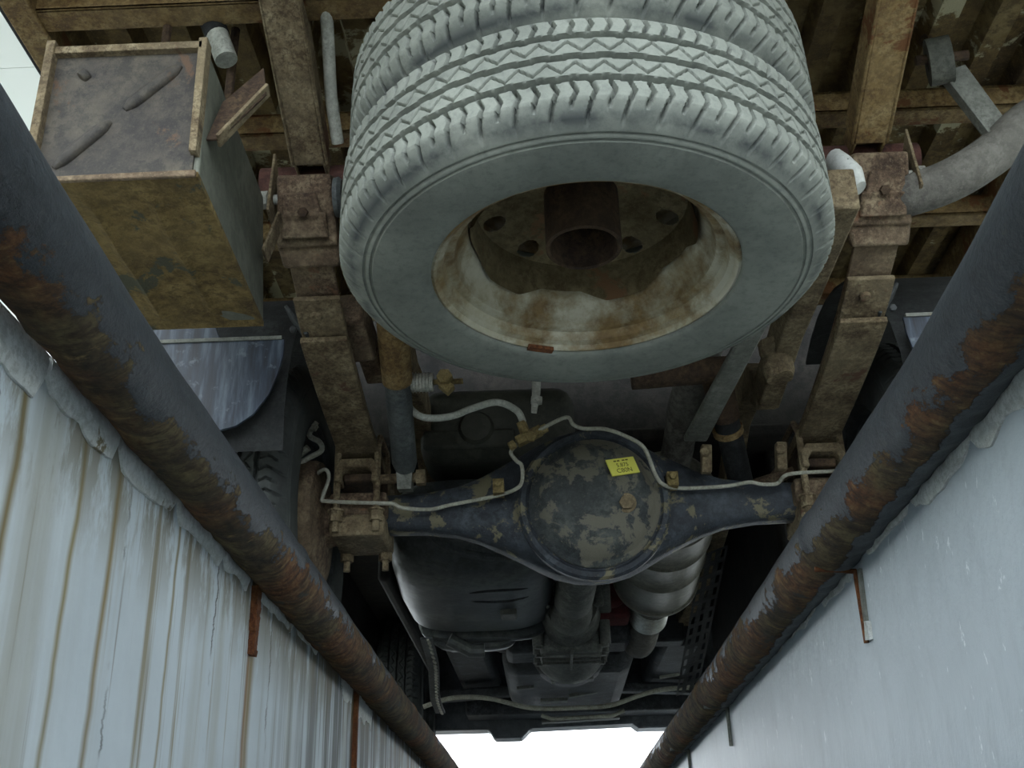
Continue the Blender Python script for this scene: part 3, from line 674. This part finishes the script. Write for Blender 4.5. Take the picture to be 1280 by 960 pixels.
# --- shock absorbers
def shock(top, bot, r, mats):
    top, bot = V(top), V(bot); g = bpy.data.objects.new('shock_absorber', None); COL.objects.link(g); g.parent = TRK
    g.location = bot-V(TX, 2.36, 0); inv = Matrix.Translation(bot).inverted()
    def P(nm, bm, m):
        o = finish(nm, bm, m); o.parent = g; o.matrix_parent_inverse = inv
    d = bot-top; L = d.length
    bm = bmesh.new(); lathe(bm, [(0,0),(r*1.12,0),(r*1.15,L*.02),(r*1.15,L*.36),(r*1.05,L*.365),(0,L*.365)], top, d, 28); P('dust_sleeve', bm, mats[0])
    bm = bmesh.new(); lathe(bm, [(0,L*.34),(r*.97,L*.34),(r,L*.36),(r,L*.93),(r*.85,L*.97),(r*.4,L*.99),(r*.4,L*1.0),(0,L*1.0)], top, d, 28); P('damper_body', bm, mats[1])
    return g, P
g, P_ = shock((-.270, 1.90, .605), (-.287, 2.275, .440), .027, (rust_yellow, shock_grey))
bm = bmesh.new(); bar(bm, (-.287, 2.272, .449), (-.287, 2.28, .397), .036, .04, (0,1,0), .030, .04); P_('eye_block', bm, steel_grey)
bm = bmesh.new(); tube(bm, [(-.345, 2.276, .423), (-.25, 2.276, .425)], .011, 12); hexnut(bm, (-.263, 2.276, .424), (1,0,0), .018, .02); P_('mounting_bolt', bm, rust_tan)
g, P_ = shock((.385, 2.17, .600), (.462, 2.42, .42), .028, (rust_dark, rubber_black))
bm = bmesh.new(); tube(bm, [(.418, 2.285, .521), (.422, 2.297, .513)], .034, 20); P_('clamp_ring', bm, rust_yellow)
bm = bmesh.new(); tube(bm, [(.44, 2.42, .42), (.57, 2.36, .44)], .012, 12); P_('mounting_bolt', bm, rust_brown)
for xx in (.36, .52):
    bm = bmesh.new(); bar(bm, (xx, 2.27, .41), (xx+.004, 2.26, .47), .022, .03, (0,1,0)); hexnut(bm, (xx, 2.25, .45), (-.3,-1,0), .012, .012); A('bracket_lug', bm, rust_tan, .003)

# --- driven wheels
drive_mesh = spare_mesh.copy(); drive_mesh.materials.clear(); drive_mesh.materials.append(tire_worn)
rim_dark = RIM.copy(); rim_dark.materials.clear(); rim_dark.materials.append(steel_dark)
disc_dark = DISC.copy(); disc_dark.materials.clear(); disc_dark.materials.append(steel_dark)
for yw in (2.36, 4.75):
    for s in (-1, 1):
        g = bpy.data.objects.new('road_wheel', None); COL.objects.link(g); g.parent = TRK
        g.location = (s*.685, yw-2.36, .354); g.rotation_euler = (0, s*math.pi/2, 0)
        for nm, me in (('tire', drive_mesh), ('rim', rim_dark), ('wheel_disc', disc_dark)):
            o = bpy.data.objects.new(nm, me); COL.objects.link(o); o.parent = g
# hand-brake lever and cable inside the left wheel
bm = bmesh.new(); tube(bm, [(-.485, 2.27, .56), (-.50, 2.27, .53), (-.475, 2.265, .51), (-.47, 2.265, .49), (-.50, 2.27, .475), (-.53, 2.28, .46)], .006, 10, 5); tube(bm, [(-.50, 2.27, .50), (-.55, 2.29, .47)], .008, 10)
hexnut(bm, (-.49, 2.262, .545), (0,-1,0), .012, .012); part('handbrake_cable', bm, line_steel)

# --- mudguards and flaps
for s in (-1, 1):
    bm = bmesh.new(); ox = X(s, .575); m = -s
    poly = [(.0,0),(0,-.035),(-.006,-.07),(-.02,-.115),(-.045,-.155),(-.075,-.178),(-.12,-.19),(-.20,-.185),(-.27,-.165),(-.30,.05),(-.14,.05),(-.12,0)]
    prism(bm, [(m*a, b) for a, b in poly], (ox, 1.86, .553), (1,0,0), (0,.06,1), .006); part('mud_flap', bm, flap_blue, .001, 'glossy blue-black mud flap')
    bm = bmesh.new(); rows = []
    for k in range(13):
        a = math.radians(190-10*k*1.05)
        y, z = 2.36+.47*math.cos(a), .38+.42*math.sin(a)+.04
        rows.append([(X(s,.575), y, z), (X(s,.84), y, z), (X(s,.84), y+.004, z+.008), (X(s,.575), y+.004, z+.008)])
    vs = [[bm.verts.new(p) for p in r] for r in rows]
    for a, b in zip(vs, vs[1:]):
        for k in range(4): bm.faces.new((a[k], a[(k+1)%4], b[(k+1)%4], b[k]))
    bm.faces.new(vs[0]); bm.faces.new(vs[-1]); part('mudguard', bm, rubber_black)
    bm = bmesh.new(); bar(bm, (X(s,.58), 1.855, .556), (X(s,.86), 1.855, .556), .009, .007); part('flap_rail', bm, steel_grey)
    bm = bmesh.new(); bar(bm, (X(s,.575), 1.87, .62), (X(s,.53), 1.865, .555), .05, .008, (1,0,.4)); hexnut(bm, (X(s,.56), 1.858, .575), (0,-1,-.3), .008, .006); part('flap_stay', bm, steel_dark, .002)

# --- tanks
def rounded_tank(name, x0, x1, y0, y1, z0, z1, mat, bev, label=None, taper=0):
    bm = bmesh.new(); tx = (x1-x0)*taper
    quad_box(bm, [(x0+tx,y0,z0),(x1-tx,y0,z0),(x1-tx,y1,z0),(x0+tx,y1,z0),(x0,y0,z1),(x1,y0,z1),(x1,y1,z1),(x0,y1,z1)])
    return part(name, bm, mat, bev, label, angle=60)
def seg(o, n):
    o.modifiers['bevel'].segments = n; o.modifiers['bevel'].limit_method = 'NONE'; return o
ut = seg(rounded_tank('air_tank', -.285, .095, 2.50, 2.72, .553, .745, tank_black, .05, 'black rounded tank above the axle'), 5)
bm = bmesh.new(); bar(bm, (-.275, 2.502, .600), (-.05, 2.502, .600), .02, .05, (0,0,1)); o = part('tank_rib', bm, tank_black, .009)
bm = bmesh.new(); lathe(bm, [(0,0),(.04,0),(.043,.01),(.036,.02),(0,.022)], (-.145, 2.50, .625), (0,-1,0), 28); part('tank_plug', bm, tank_black)
def superloft(bm, secs, n=40, pw=.55):
    rings = []
    for y, xa, xb, za, zb in secs:
        cx, cz, hx, hz = (xa+xb)/2, (za+zb)/2, (xb-xa)/2, (zb-za)/2
        rings.append([bm.verts.new((cx+hx*math.copysign(abs(math.cos(a))**pw, math.cos(a)), y, cz+hz*math.copysign(abs(math.sin(a))**pw, math.sin(a)))) for a in [2*math.pi*(k+.5)/n for k in range(n)]])
    for a, b in zip(rings, rings[1:]):
        for k in range(n): bm.faces.new((a[k], a[(k+1)%n], b[(k+1)%n], b[k]))
    bm.faces.new(rings[0]); bm.faces.new(rings[-1])
bm = bmesh.new(); superloft(bm, [(2.58,-.25,-.08,.42,.50),(2.59,-.32,-.01,.38,.53),(2.62,-.355,.015,.335,.54),(2.68,-.37,.025,.312,.54),(2.76,-.38,.032,.302,.54),(3.00,-.392,.034,.298,.54),(3.24,-.39,.03,.300,.54),(3.30,-.37,.015,.312,.53),(3.32,-.34,-.02,.33,.51)])
tank = part('fuel_tank', bm, tank_grey, 0, 'dull grey-green fuel tank with two long slots in its underside', angle=60)
for i, yy in enumerate((2.79, 2.90)):      # the two slots are cut into the skin, 4 cm deep
    cb = bmesh.new(); top = []
    for k in range(11): top.append((-.185+.150*k/10, yy+(.016 if i == 0 else -.012)*(1-math.sin(math.pi*k/10)), .002+.011*math.sin(math.pi*k/10)**.5))
    prism(cb, [(x, y-h) for x, y, h in top]+[(x, y+h) for x, y, h in top[::-1]], (0, 0, .27), (1,0,0), (0,1,0), .075)
    bmesh.ops.recalc_face_normals(cb, faces=cb.faces); cm = bpy.data.meshes.new('cutter'); cb.to_mesh(cm); cb.free()
    cut = bpy.data.objects.new('cutter', cm); COL.objects.link(cut)
    md_ = tank.modifiers.new('slot', 'BOOLEAN'); md_.operation = 'DIFFERENCE'; md_.object = cut; md_.solver = 'EXACT'
    dg = bpy.context.evaluated_depsgraph_get(); nm_ = bpy.data.meshes.new_from_object(tank.evaluated_get(dg)); tank.modifiers.clear()
    tank.data = nm_; bpy.data.objects.remove(cut)
    nm_.set_sharp_from_angle(angle=math.radians(50))
bm = bmesh.new(); superloft(bm, [(3.295,-.365,.012,.292,.52),(3.305,-.372,.018,.286,.53),(3.33,-.372,.018,.286,.53),(3.34,-.365,.012,.292,.52)], 40, .4); part('tank_flange', bm, tank_grey, 0, angle=50)
bm = bmesh.new(); superloft(bm, [(3.33,-.33,-.08,.272,.42),(3.34,-.34,-.07,.267,.43),(3.39,-.33,-.08,.270,.43),(3.40,-.32,-.09,.277,.42)], 32, .5); part('tank_lip', bm, tank_grey, 0, angle=50)
bm = bmesh.new(); box(bm, -.115, -.07, 2.98, 3.06, .286, .31); part('drain_boss', bm, tank_black, .006)
bm = bmesh.new(); tube(bm, [(-.30, 2.56, .44), (-.24, 2.60, .375), (-.14, 2.62, .345), (.0, 2.63, .345)], .012, 10, 8); part('tank_hose', bm, tank_grey)

# --- exhaust
EX = bpy.data.objects.new('exhaust', None); COL.objects.link(EX); EX.parent = TRK; EX.location = (.2, .5, .43); EX['label'] = 'dusty exhaust with fat muffler and tailpipe'
EXI = Matrix.Translation((TX+.2, 2.86, .43)).inverted()
def E_(nm, bm, m, bev=0, label=None):
    o = finish(nm, bm, m, None, bev, label); o.parent = EX; o.matrix_parent_inverse = EXI; return o
mc = V(.305, 2.52, .445); md = V(.025, .68, -.010)
L = md.length
bm = bmesh.new(); lathe(bm, [(0,0),(.06,0),(.115,.012),(.124,.02),(.124,.03),(.120,.036),(.120,.20),(.1235,.205),(.1235,.215),(.120,.22),(.120,.40),(.1235,.405),(.1235,.415),(.120,.42),(.120,L-.035),(.126,L-.03),(.126,L-.018),(.115,L-.01),(.06,L+.01),(.05,L+.012),(0,L+.012)], mc, md, 56); E_('muffler', bm, muffler_m)
e = mc+md
bm = bmesh.new(); lathe(bm, [(0,0),(.056,0),(.056,.14),(0,.14)], e-V(.0,.03,.02), (-.05,1,-.26), 32); E_('muffler_inlet', bm, exhaust_m)
bm = bmesh.new(); lathe(bm, [(0,.0),(.056,0),(.058,.004),(.058,.095),(.056,.10),(0,.10)], e+V(-.008,.10,-.052), (-.05,1,-.26), 32); E_('pipe_clamp', bm, clamp_bright, 0, 'bright steel clamp')
bm = bmesh.new(); tube(bm, [e+V(-.012,.18,-.072), e+V(-.025,.34,-.115), e+V(-.035,.42,-.10), e+V(-.05,.52,-.02)], .046, 24, 5); E_('front_pipe', bm, exhaust_m)
bm = bmesh.new(); tube(bm, [(.31, 2.56, .47), (.33, 2.45, .545), (.345, 2.30, .62), (.40, 2.05, .685), (.52, 1.82, .715), (.63, 1.68, .690), (.72, 1.63, .695), (.80, 1.61, .735), (.88, 1.60, .80), (1.0, 1.57, .84)], .037, 20, 6); E_('tailpipe', bm, exhaust_m)
bm = bmesh.new(); bar(bm, (.405, 1.80, .527), (.349, 2.31, .505), .040, .014, (0,0,1), .052); part('brace_bar', bm, steel_grey, .004, 'pale grey flat brace')
bm = bmesh.new(); bar(bm, (.765, 1.61, .92), (.815, 1.60, .765), .050, .006, (0,1,.2)); bar(bm, (.740, 1.607, .915), (.795, 1.595, .757), .006, .022, (0,1,.2)); E_('hanger_strap', bm, steel_grey, .001)
bm = bmesh.new(); lathe(bm, [(.014,-.02),(.034,-.02),(.034,.02),(.014,.02),(.014,-.02)], (.737, 1.59, .925), (.95,-.25,0), 28, 1.0, 1.35); E_('rubber_ring', bm, rubber_grey)
bm = bmesh.new(); tube(bm, [(.70, 1.60, .935), (.79, 1.59, .935)], .009, 10); tube(bm, [(.735, 1.60, .96), (.735, 1.62, 1.0)], .012, 10); E_('hanger_pin', bm, rust_dark)
# curved bright guard beside the right spring hanger
bm = bmesh.new(); tube(bm, [(.545, 1.66, .77), (.548, 1.635, .735), (.556, 1.615, .70), (.565, 1.61, .675)], [.022, .026, .026, .016], 14, 0)
for v in bm.verts: v.co.x = .555+(v.co.x-.555)*.8
part('bush_cover', bm, white_paint)

# --- drive shaft, gearbox, engine and everything further forward
bm = bmesh.new(); lathe(bm, [(0,0),(.055,0),(.058,.02),(.052,.06),(.050,.08),(.050,.46),(.053,.465),(.053,.62),(.044,.66),(.058,.69),(.062,.76),(0,.76)], (TX, 2.44, .365), (-.03,.76,-.035), 36); part('drive_shaft', bm, gear_alloy)
GB = bpy.data.objects.new('gearbox', None); COL.objects.link(GB); GB.parent = TRK; GB.location = (-.03, 1.2, .36)
GBI = Matrix.Translation((TX-.03, 3.56, .36)).inverted()
def G_(nm, bm, m, bev=0, label=None):
    o = finish(nm, bm, m, None, bev, label); o.parent = GB; o.matrix_parent_inverse = GBI; return o
gx = .082
bm = bmesh.new(); lathe(bm, [(.05,-.10),(.075,-.10),(.08,-.09),(.082,0),(.088,.012),(.088,.20),(.092,.30),(.12,.42),(.12,.46),(0,.46)], (gx, 3.28, .355), (0,1,-.02), 40); G_('casing', bm, gear_alloy)
bm = bmesh.new(); box(bm, gx-.095, gx+.095, 3.34, 3.60, .255, .33); G_('sump_pan', bm, gear_alloy, .02)
for xx in (-.10, .10):
    for yy in (3.33, 3.46, 3.60):
        bm = bmesh.new(); lathe(bm, [(0,0),(.016,0),(.016,.10),(0,.10)], (gx+xx, yy, .27), (0,0,1), 16); hexnut(bm, (gx+xx, yy, .262), (0,0,1), .011, .01); G_('bolt_boss', bm, gear_alloy)
for k in range(3):
    bm = bmesh.new(); bar(bm, (gx-.09, 3.40+.055*k, .254), (gx+.09, 3.40+.055*k, .254), .008, .012); G_('casing_rib', bm, gear_alloy, .002)
bm = bmesh.new(); bar(bm, (gx, 3.34, .252), (gx, 3.60, .252), .008, .014); G_('casing_rib', bm, gear_alloy, .002)
for s in (-1, 1):
    bm = bmesh.new(); bar(bm, (gx+s*.085, 3.12, .40), (gx+s*.10, 3.36, .36), .05, .03); bar(bm, (gx+s*.075, 3.11, .33), (gx+s*.075, 3.11, .42), .03, .03, (0,1,0)); G_('shaft_yoke_ear', bm, gear_alloy, .008)
bm = bmesh.new(); box(bm, .155, .26, 3.30, 3.42, .34, .47); lathe(bm, [(0,0),(.045,0),(.045,.04),(0,.04)], (.205, 3.30, .41), (0,-1,0), 20); part('transmission_brake', bm, dark_red, .012, 'dull red casting beside the gearbox')
bm = bmesh.new(); box(bm, -.16, .0, 3.38, 3.75, .33, .46); box(bm, -.12, .01, 3.50, 3.70, .29, .34); jitter(bm, .008, 8); part('starter_motor', bm, engine_dark, .02)
bm = bmesh.new(); box(bm, .17, .27, 3.45, 3.62, .30, .40); part('mount_bracket', bm, engine_dark, .02)
bm = bmesh.new(); box(bm, -.14, .30, 3.74, 4.55, .27, .50); jitter(bm, .01, 6); part('engine_sump', bm, engine_dark, .05)
bm = bmesh.new(); lathe(bm, [(0,0),(.12,0),(.14,.03),(.14,.12),(0,.12)], (gx, 3.70, .37), (0,1,0), 36); part('bell_housing', bm, engine_dark)
def light_bar(name, p0, p1, w, h, mat): 
    bm = bmesh.new(); bar(bm, p0, p1, w, h); part(name, bm, mat, .002)
light_bar('support_plate', (.02, 3.78, .244), (.16, 3.78, .250), .05, .012, gear_alloy)
light_bar('support_plate', (-.02, 4.25, .255), (.08, 4.25, .256), .06, .012, gear_alloy)
light_bar('support_plate', (.085, 4.2, .262), (.25, 4.2, .285), .03, .012, gear_alloy)
light_bar('support_plate', (-.10, 4.0, .262), (-.04, 4.0, .265), .02, .01, gear_alloy)
light_bar('support_plate', (-.02, 4.75, .25), (.30, 4.75, .26), .05, .012, gear_alloy)
light_bar('support_plate', (.40, 4.0, .285), (.47, 4.0, .295), .02, .01, steel_grey)
bm = bmesh.new(); tube(bm, [(-.47, 4.4, .27), (-.36, 4.4, .30), (-.22, 4.4, .295), (-.06, 4.4, .255), (.1, 4.4, .25), (.24, 4.4, .255), (.36, 4.4, .29), (.46, 4.4, .31), (.62, 4.4, .315)], .009, 8, 6); part('front_cable', bm, line_steel)
bm = bmesh.new(); tube(bm, [(-.02, 4.6, .255), (.02, 4.6, .24), (.26, 4.6, .245), (.31, 4.6, .265)], .008, 8); part('front_cable', bm, line_steel)
# toothed strap hanging by the fuel tank
bm = bmesh.new(); pts = spline([(-.335, 3.2, .275), (-.345, 3.5, .262), (-.365, 3.75, .252), (-.385, 4.0, .235), (-.39, 4.25, .225)], 6)
for a, b in zip(pts, pts[1:]): bar(bm, a, b, .035, .006)
o = part('hanging_strap', bm, steel_dark)
for k in range(0, len(pts)-1):
    bm = bmesh.new(); q = pts[k]; bar(bm, q+V(.004,0,-.005), q+V(.007,.035,-.005), .006, .006); sub('strap_rung', bm, line_steel, TRK).matrix_parent_inverse = WORLD['truck'].inverted()
bm = bmesh.new(); tube(bm, [(-.27, 3.2, .27), (-.21, 3.22, .24), (-.17, 3.22, .24)], .02, 10); part('drain_hose', bm, tank_grey)
# perforated guard beside the muffler
PG = bmesh.new(); ny, nx = 13, 3; x0, x1, ya, yb = .445, .525, 3.05, 3.95
def pgz(y): return .45-.24*(y-3.05)/.9
xs_ = [x0]; ys_ = [ya]
for i in range(nx): a = x0+(i+.30)*(x1-x0)/nx; xs_ += [a, a+.4*(x1-x0)/nx]
xs_.append(x1)
for j in range(ny): a = ya+(j+.2)*(yb-ya)/ny; ys_ += [a, a+.6*(yb-ya)/ny]
ys_.append(yb)
gv = [[PG.verts.new((x, y, pgz(y)+.35*(x-x0))) for x in xs_] for y in ys_]
for j in range(len(ys_)-1):
    for i in range(len(xs_)-1):
        if i % 2 and j % 2: continue
        PG.faces.new((gv[j][i], gv[j][i+1], gv[j+1][i+1], gv[j+1][i]))
bmesh.ops.solidify(PG, geom=list(PG.faces), thickness=.004)
part('perforated_guard', PG, steel_dark, label='dark perforated guard plate')
# cab underside, inner wings, bumper
bm = bmesh.new(); box(bm, X(-1,.80), X(1,.80), 2.70, 5.0, .66, .70); part('cab_floor', bm, underbody, .01)
bm = bmesh.new(); box(bm, X(-1,.93), X(1,.93), 2.86, 2.90, .68, 1.6); part('cab_rear_wall', bm, underbody, .01)
for s in (-1, 1):
    bm = bmesh.new(); box(bm, *sorted((X(s,.80), X(s,.93))), 2.86, 5.0, .45, .75); part('cab_sill', bm, underbody, .01)
for s in (-1, 1):
    bm = bmesh.new(); box(bm, *sorted((X(s,.50), X(s,.53))), 2.80, 4.1, .34, .68); part('inner_sill', bm, underbody, .01)
    bm = bmesh.new(); box(bm, *sorted((X(s,.30), X(s,.47))), 4.0, 4.9, .40, .66); jitter(bm, .02, 5); part('engine_side_cover', bm, engine_dark, .03)
    bm = bmesh.new(); bar(bm, (X(s,.10), 4.6, .36), (X(s,.58), 4.75, .36), .07, .04); part('front_suspension_arm', bm, engine_dark, .01)
bm = bmesh.new()
prism(bm, [(-.85,.02),(-.60,.0),(-.36,.0),(-.345,-.028),(-.335,-.038),(-.22,-.038),(-.20,-.02),(-.18,.0),(.26,.008),(.275,-.004),(.285,-.012),(.42,-.012),(.44,0),(.60,.005),(.85,.02),(.85,.40),(-.85,.40)], (TX, 5.15, .262), (1,0,0), (0,0,1), .14)
part('front_bumper', bm, bumper_m, .008, 'grey front bumper valance against daylight')
bm = bmesh.new(); box(bm, X(-1,.45), X(1,.45), 4.85, 5.05, .30, .64); part('radiator', bm, engine_dark, .01)
# --- pale conduit beside the left bed support, fittings near the tank
bm = bmesh.new(); tube(bm, [(-.325, 1.40, .97), (-.332, 1.48, .93), (-.338, 1.56, .87), (-.335, 1.62, .82)], .011, 12, 6); part('conduit', bm, hose_white)
bm = bmesh.new(); tube(bm, [(-.250, 2.05, .545), (-.205, 2.05, .545)], .019, 16)
for k in range(6): lathe(bm, [(.019,0),(.022,.0015),(.019,.003)], (-.248+.0065*k, 2.05, .545), (1,0,0), 16)
part('hose_union', bm, zinc)
bm = bmesh.new(); tube(bm, [(-.205, 2.05, .545), (-.145, 2.05, .545)], .006, 8); hexnut(bm, (-.18, 2.04, .545), (0,-1,0), .016, .02); bar(bm, (-.187, 2.04, .538), (-.168, 2.04, .52), .02, .02); part('union_elbow', bm, brass)
bm = bmesh.new(); tube(bm, [(.004, 2.10, .58), (.002, 2.10, .535), (-.004, 2.11, .495)], [.010, .009, .006], 10); hexnut(bm, (.003, 2.10, .525), (-.1,0,-1), .013, .012); part('cable_end', bm, zinc)
bm = bmesh.new(); bar(bm, (-.345, 1.86, .62), (-.335, 1.98, .59), .05, .07); bar(bm, (-.33, 1.99, .60), (-.325, 2.08, .58), .04, .05); jitter(bm, .004, 20); part('spring_bracket', bm, rust_brown, .006)
bm = bmesh.new(); tube(bm, [(.43, 1.62, .575), (.52, 1.63, .60)], .010, 10); part('stay_rod', bm, steel_grey)
bm = bmesh.new(); tube(bm, [(.20, 2.10, .565), (.40, 2.10, .575)], .028, 14); part('torsion_tube', bm, rust_dark)

# ------------------------------------------------------------------ storage box slung behind the left mud flap
BX = empty('storage_box', (-.53, 1.42, .462), 'rusty sheet-metal storage box with dark embossed end, slung beside the spring', 'box')
bx0, bx1, by0, by1, bz0, bz1 = -.655, -.432, 1.205, 1.625, .464, .675
bm = bmesh.new(); quad_box(bm, [(bx0,by0+.004,bz0),(bx1,by0+.004,bz0),(bx1-.012,by1,bz0),(bx0,by1,bz0),(bx0,by0+.004,bz1),(bx1-.006,by0+.004,bz1),(bx1-.03,by1,bz1+.04),(bx0,by1,bz1+.04)])
bodyo = finish('box_body', bm, box_grey, BX, .004)
bm = bmesh.new(); n = 18; m = 24; g = []      # dented rusty underside
for j in range(m+1):
    row = []
    for i in range(n+1):
        x = bx0+(bx1-bx0-.012*j/m)*i/n; y = by0+(by1-by0)*j/m
        row.append(bm.verts.new((x, y, bz0-.004-.006*noise.noise(V(x*9, y*9, 3))*(0 < i < n)*(0 < j < m)-(.006 if i in (5, 12) and 2 < j < m-2 else 0))))
    g.append(row)
for j in range(m):
    for i in range(n): bm.faces.new((g[j][i], g[j][i+1], g[j+1][i+1], g[j+1][i]))
r = bmesh.ops.extrude_face_region(bm, geom=list(bm.faces)); 
for v in [q for q in r['geom'] if isinstance(q, bmesh.types.BMVert)]: v.co.z = bz0+.004
finish('box_underside', bm, box_rust, BX, label='rusty brown dented underside')
bm = bmesh.new(); box(bm, bx0+.004, bx1-.008, by0-.001, by0+.006, bz0+.002, bz1-.004); finish('end_panel', bm, box_dark, BX, label='dark painted end panel')
def emboss(a, b):
    bm = bmesh.new(); a, b = V(a), V(b); pts = [a+(b-a)*k/8 for k in range(9)]; tube(bm, pts, [.004,.009,.010,.010,.010,.010,.010,.009,.004], 12)
    for v in bm.verts: v.co.y = by0-.001+(v.co.y-by0)*.95
    finish('embossed_rib', bm, box_dark, BX)
zm = (bz0+bz1)/2; xm = (bx0+bx1)/2-.01
emboss((xm+.012, by0, zm+.004), (bx1-.040, by0, bz1-.030)); emboss((xm-.005, by0, zm-.015), (bx0+.030, by0, bz0+.018)); emboss((bx0+.045, by0, bz1-.045), (bx0+.055, by0, bz1-.035))
bm = bmesh.new(); box(bm, bx0-.004, bx0+.008, by0-.016, by0+.02, bz0+.0, bz1+.012); finish('box_flange', bm, rust_tan, BX, .001)
bm = bmesh.new(); box(bm, bx0, bx1-.01, by0-.012, by0+.02, bz1-.008, bz1+.004); finish('box_flange', bm, rust_tan, BX, .001)
bm = bmesh.new(); quad_box(bm, [(bx1-.012,by0-.012,bz0+.03),(bx1-.002,by0-.012,bz0+.03),(bx1-.002,by0+.01,bz0+.03),(bx1-.012,by0+.01,bz0+.03),(bx1-.016,by0-.012,bz1+.01),(bx1-.004,by0-.012,bz1+.01),(bx1-.004,by0+.01,bz1+.01),(bx1-.016,by0+.01,bz1+.01)]); finish('box_flange', bm, rust_tan, BX, .001)
bm = bmesh.new(); jit = [(by0-.006, -.0), (by0+.006, 0)]
bar(bm, (bx0, by0-.002, bz0-.002), (bx1, by0-.002, bz0-.002), .008, .008); jitter(bm, .004, 40); finish('box_edge', bm, rust_brown, BX, .002)
# bracket that carries the box from the bed support
bm = bmesh.new()
prism(bm, [(0,0),(.010,.085),(.058,.165),(.070,.10),(.018,.0)], (bx1-.004, by0+.03, bz0+.075), (1,0,0), (0,.28,1), .004)
finish('box_bracket', bm, rust_dark, BX, .001)
bm = bmesh.new(); bar(bm, (bx1+.012, by0+.03, bz0+.075), (bx1+.066, by0+.06, bz0+.185), .022, .005, (1,0,-.5)); finish('bracket_edge', bm, rust_tan, BX, .001)
bm = bmesh.new(); bar(bm, (-.440, 1.585, .57), (-.425, 1.61, .66), .030, .005, (1,0,.2)); finish('box_bracket', bm, rust_tan, BX, .001)
bm = bmesh.new(); tube(bm, [(-.50, 1.50, .70), (-.50, 1.50, .98)], .008, 8); tube(bm, [(-.60, 1.45, .67), (-.60, 1.45, .98)], .008, 8); finish('box_hanger_rod', bm, rust_dark, BX)
bm = bmesh.new(); tube(bm, [(-.560, 1.46, 1.03), (-.523, 1.46, .949), (-.497, 1.46, .878)], .019, 16); so_ = part('sleeve_stub', bm, hose_white)
bm = bmesh.new(); tube(bm, [(-.530, 1.46, .964), (-.516, 1.46, .932)], .0205, 16); sub('sleeve_band', bm, rubber_black, TRK).matrix_parent_inverse = WORLD['truck'].inverted()
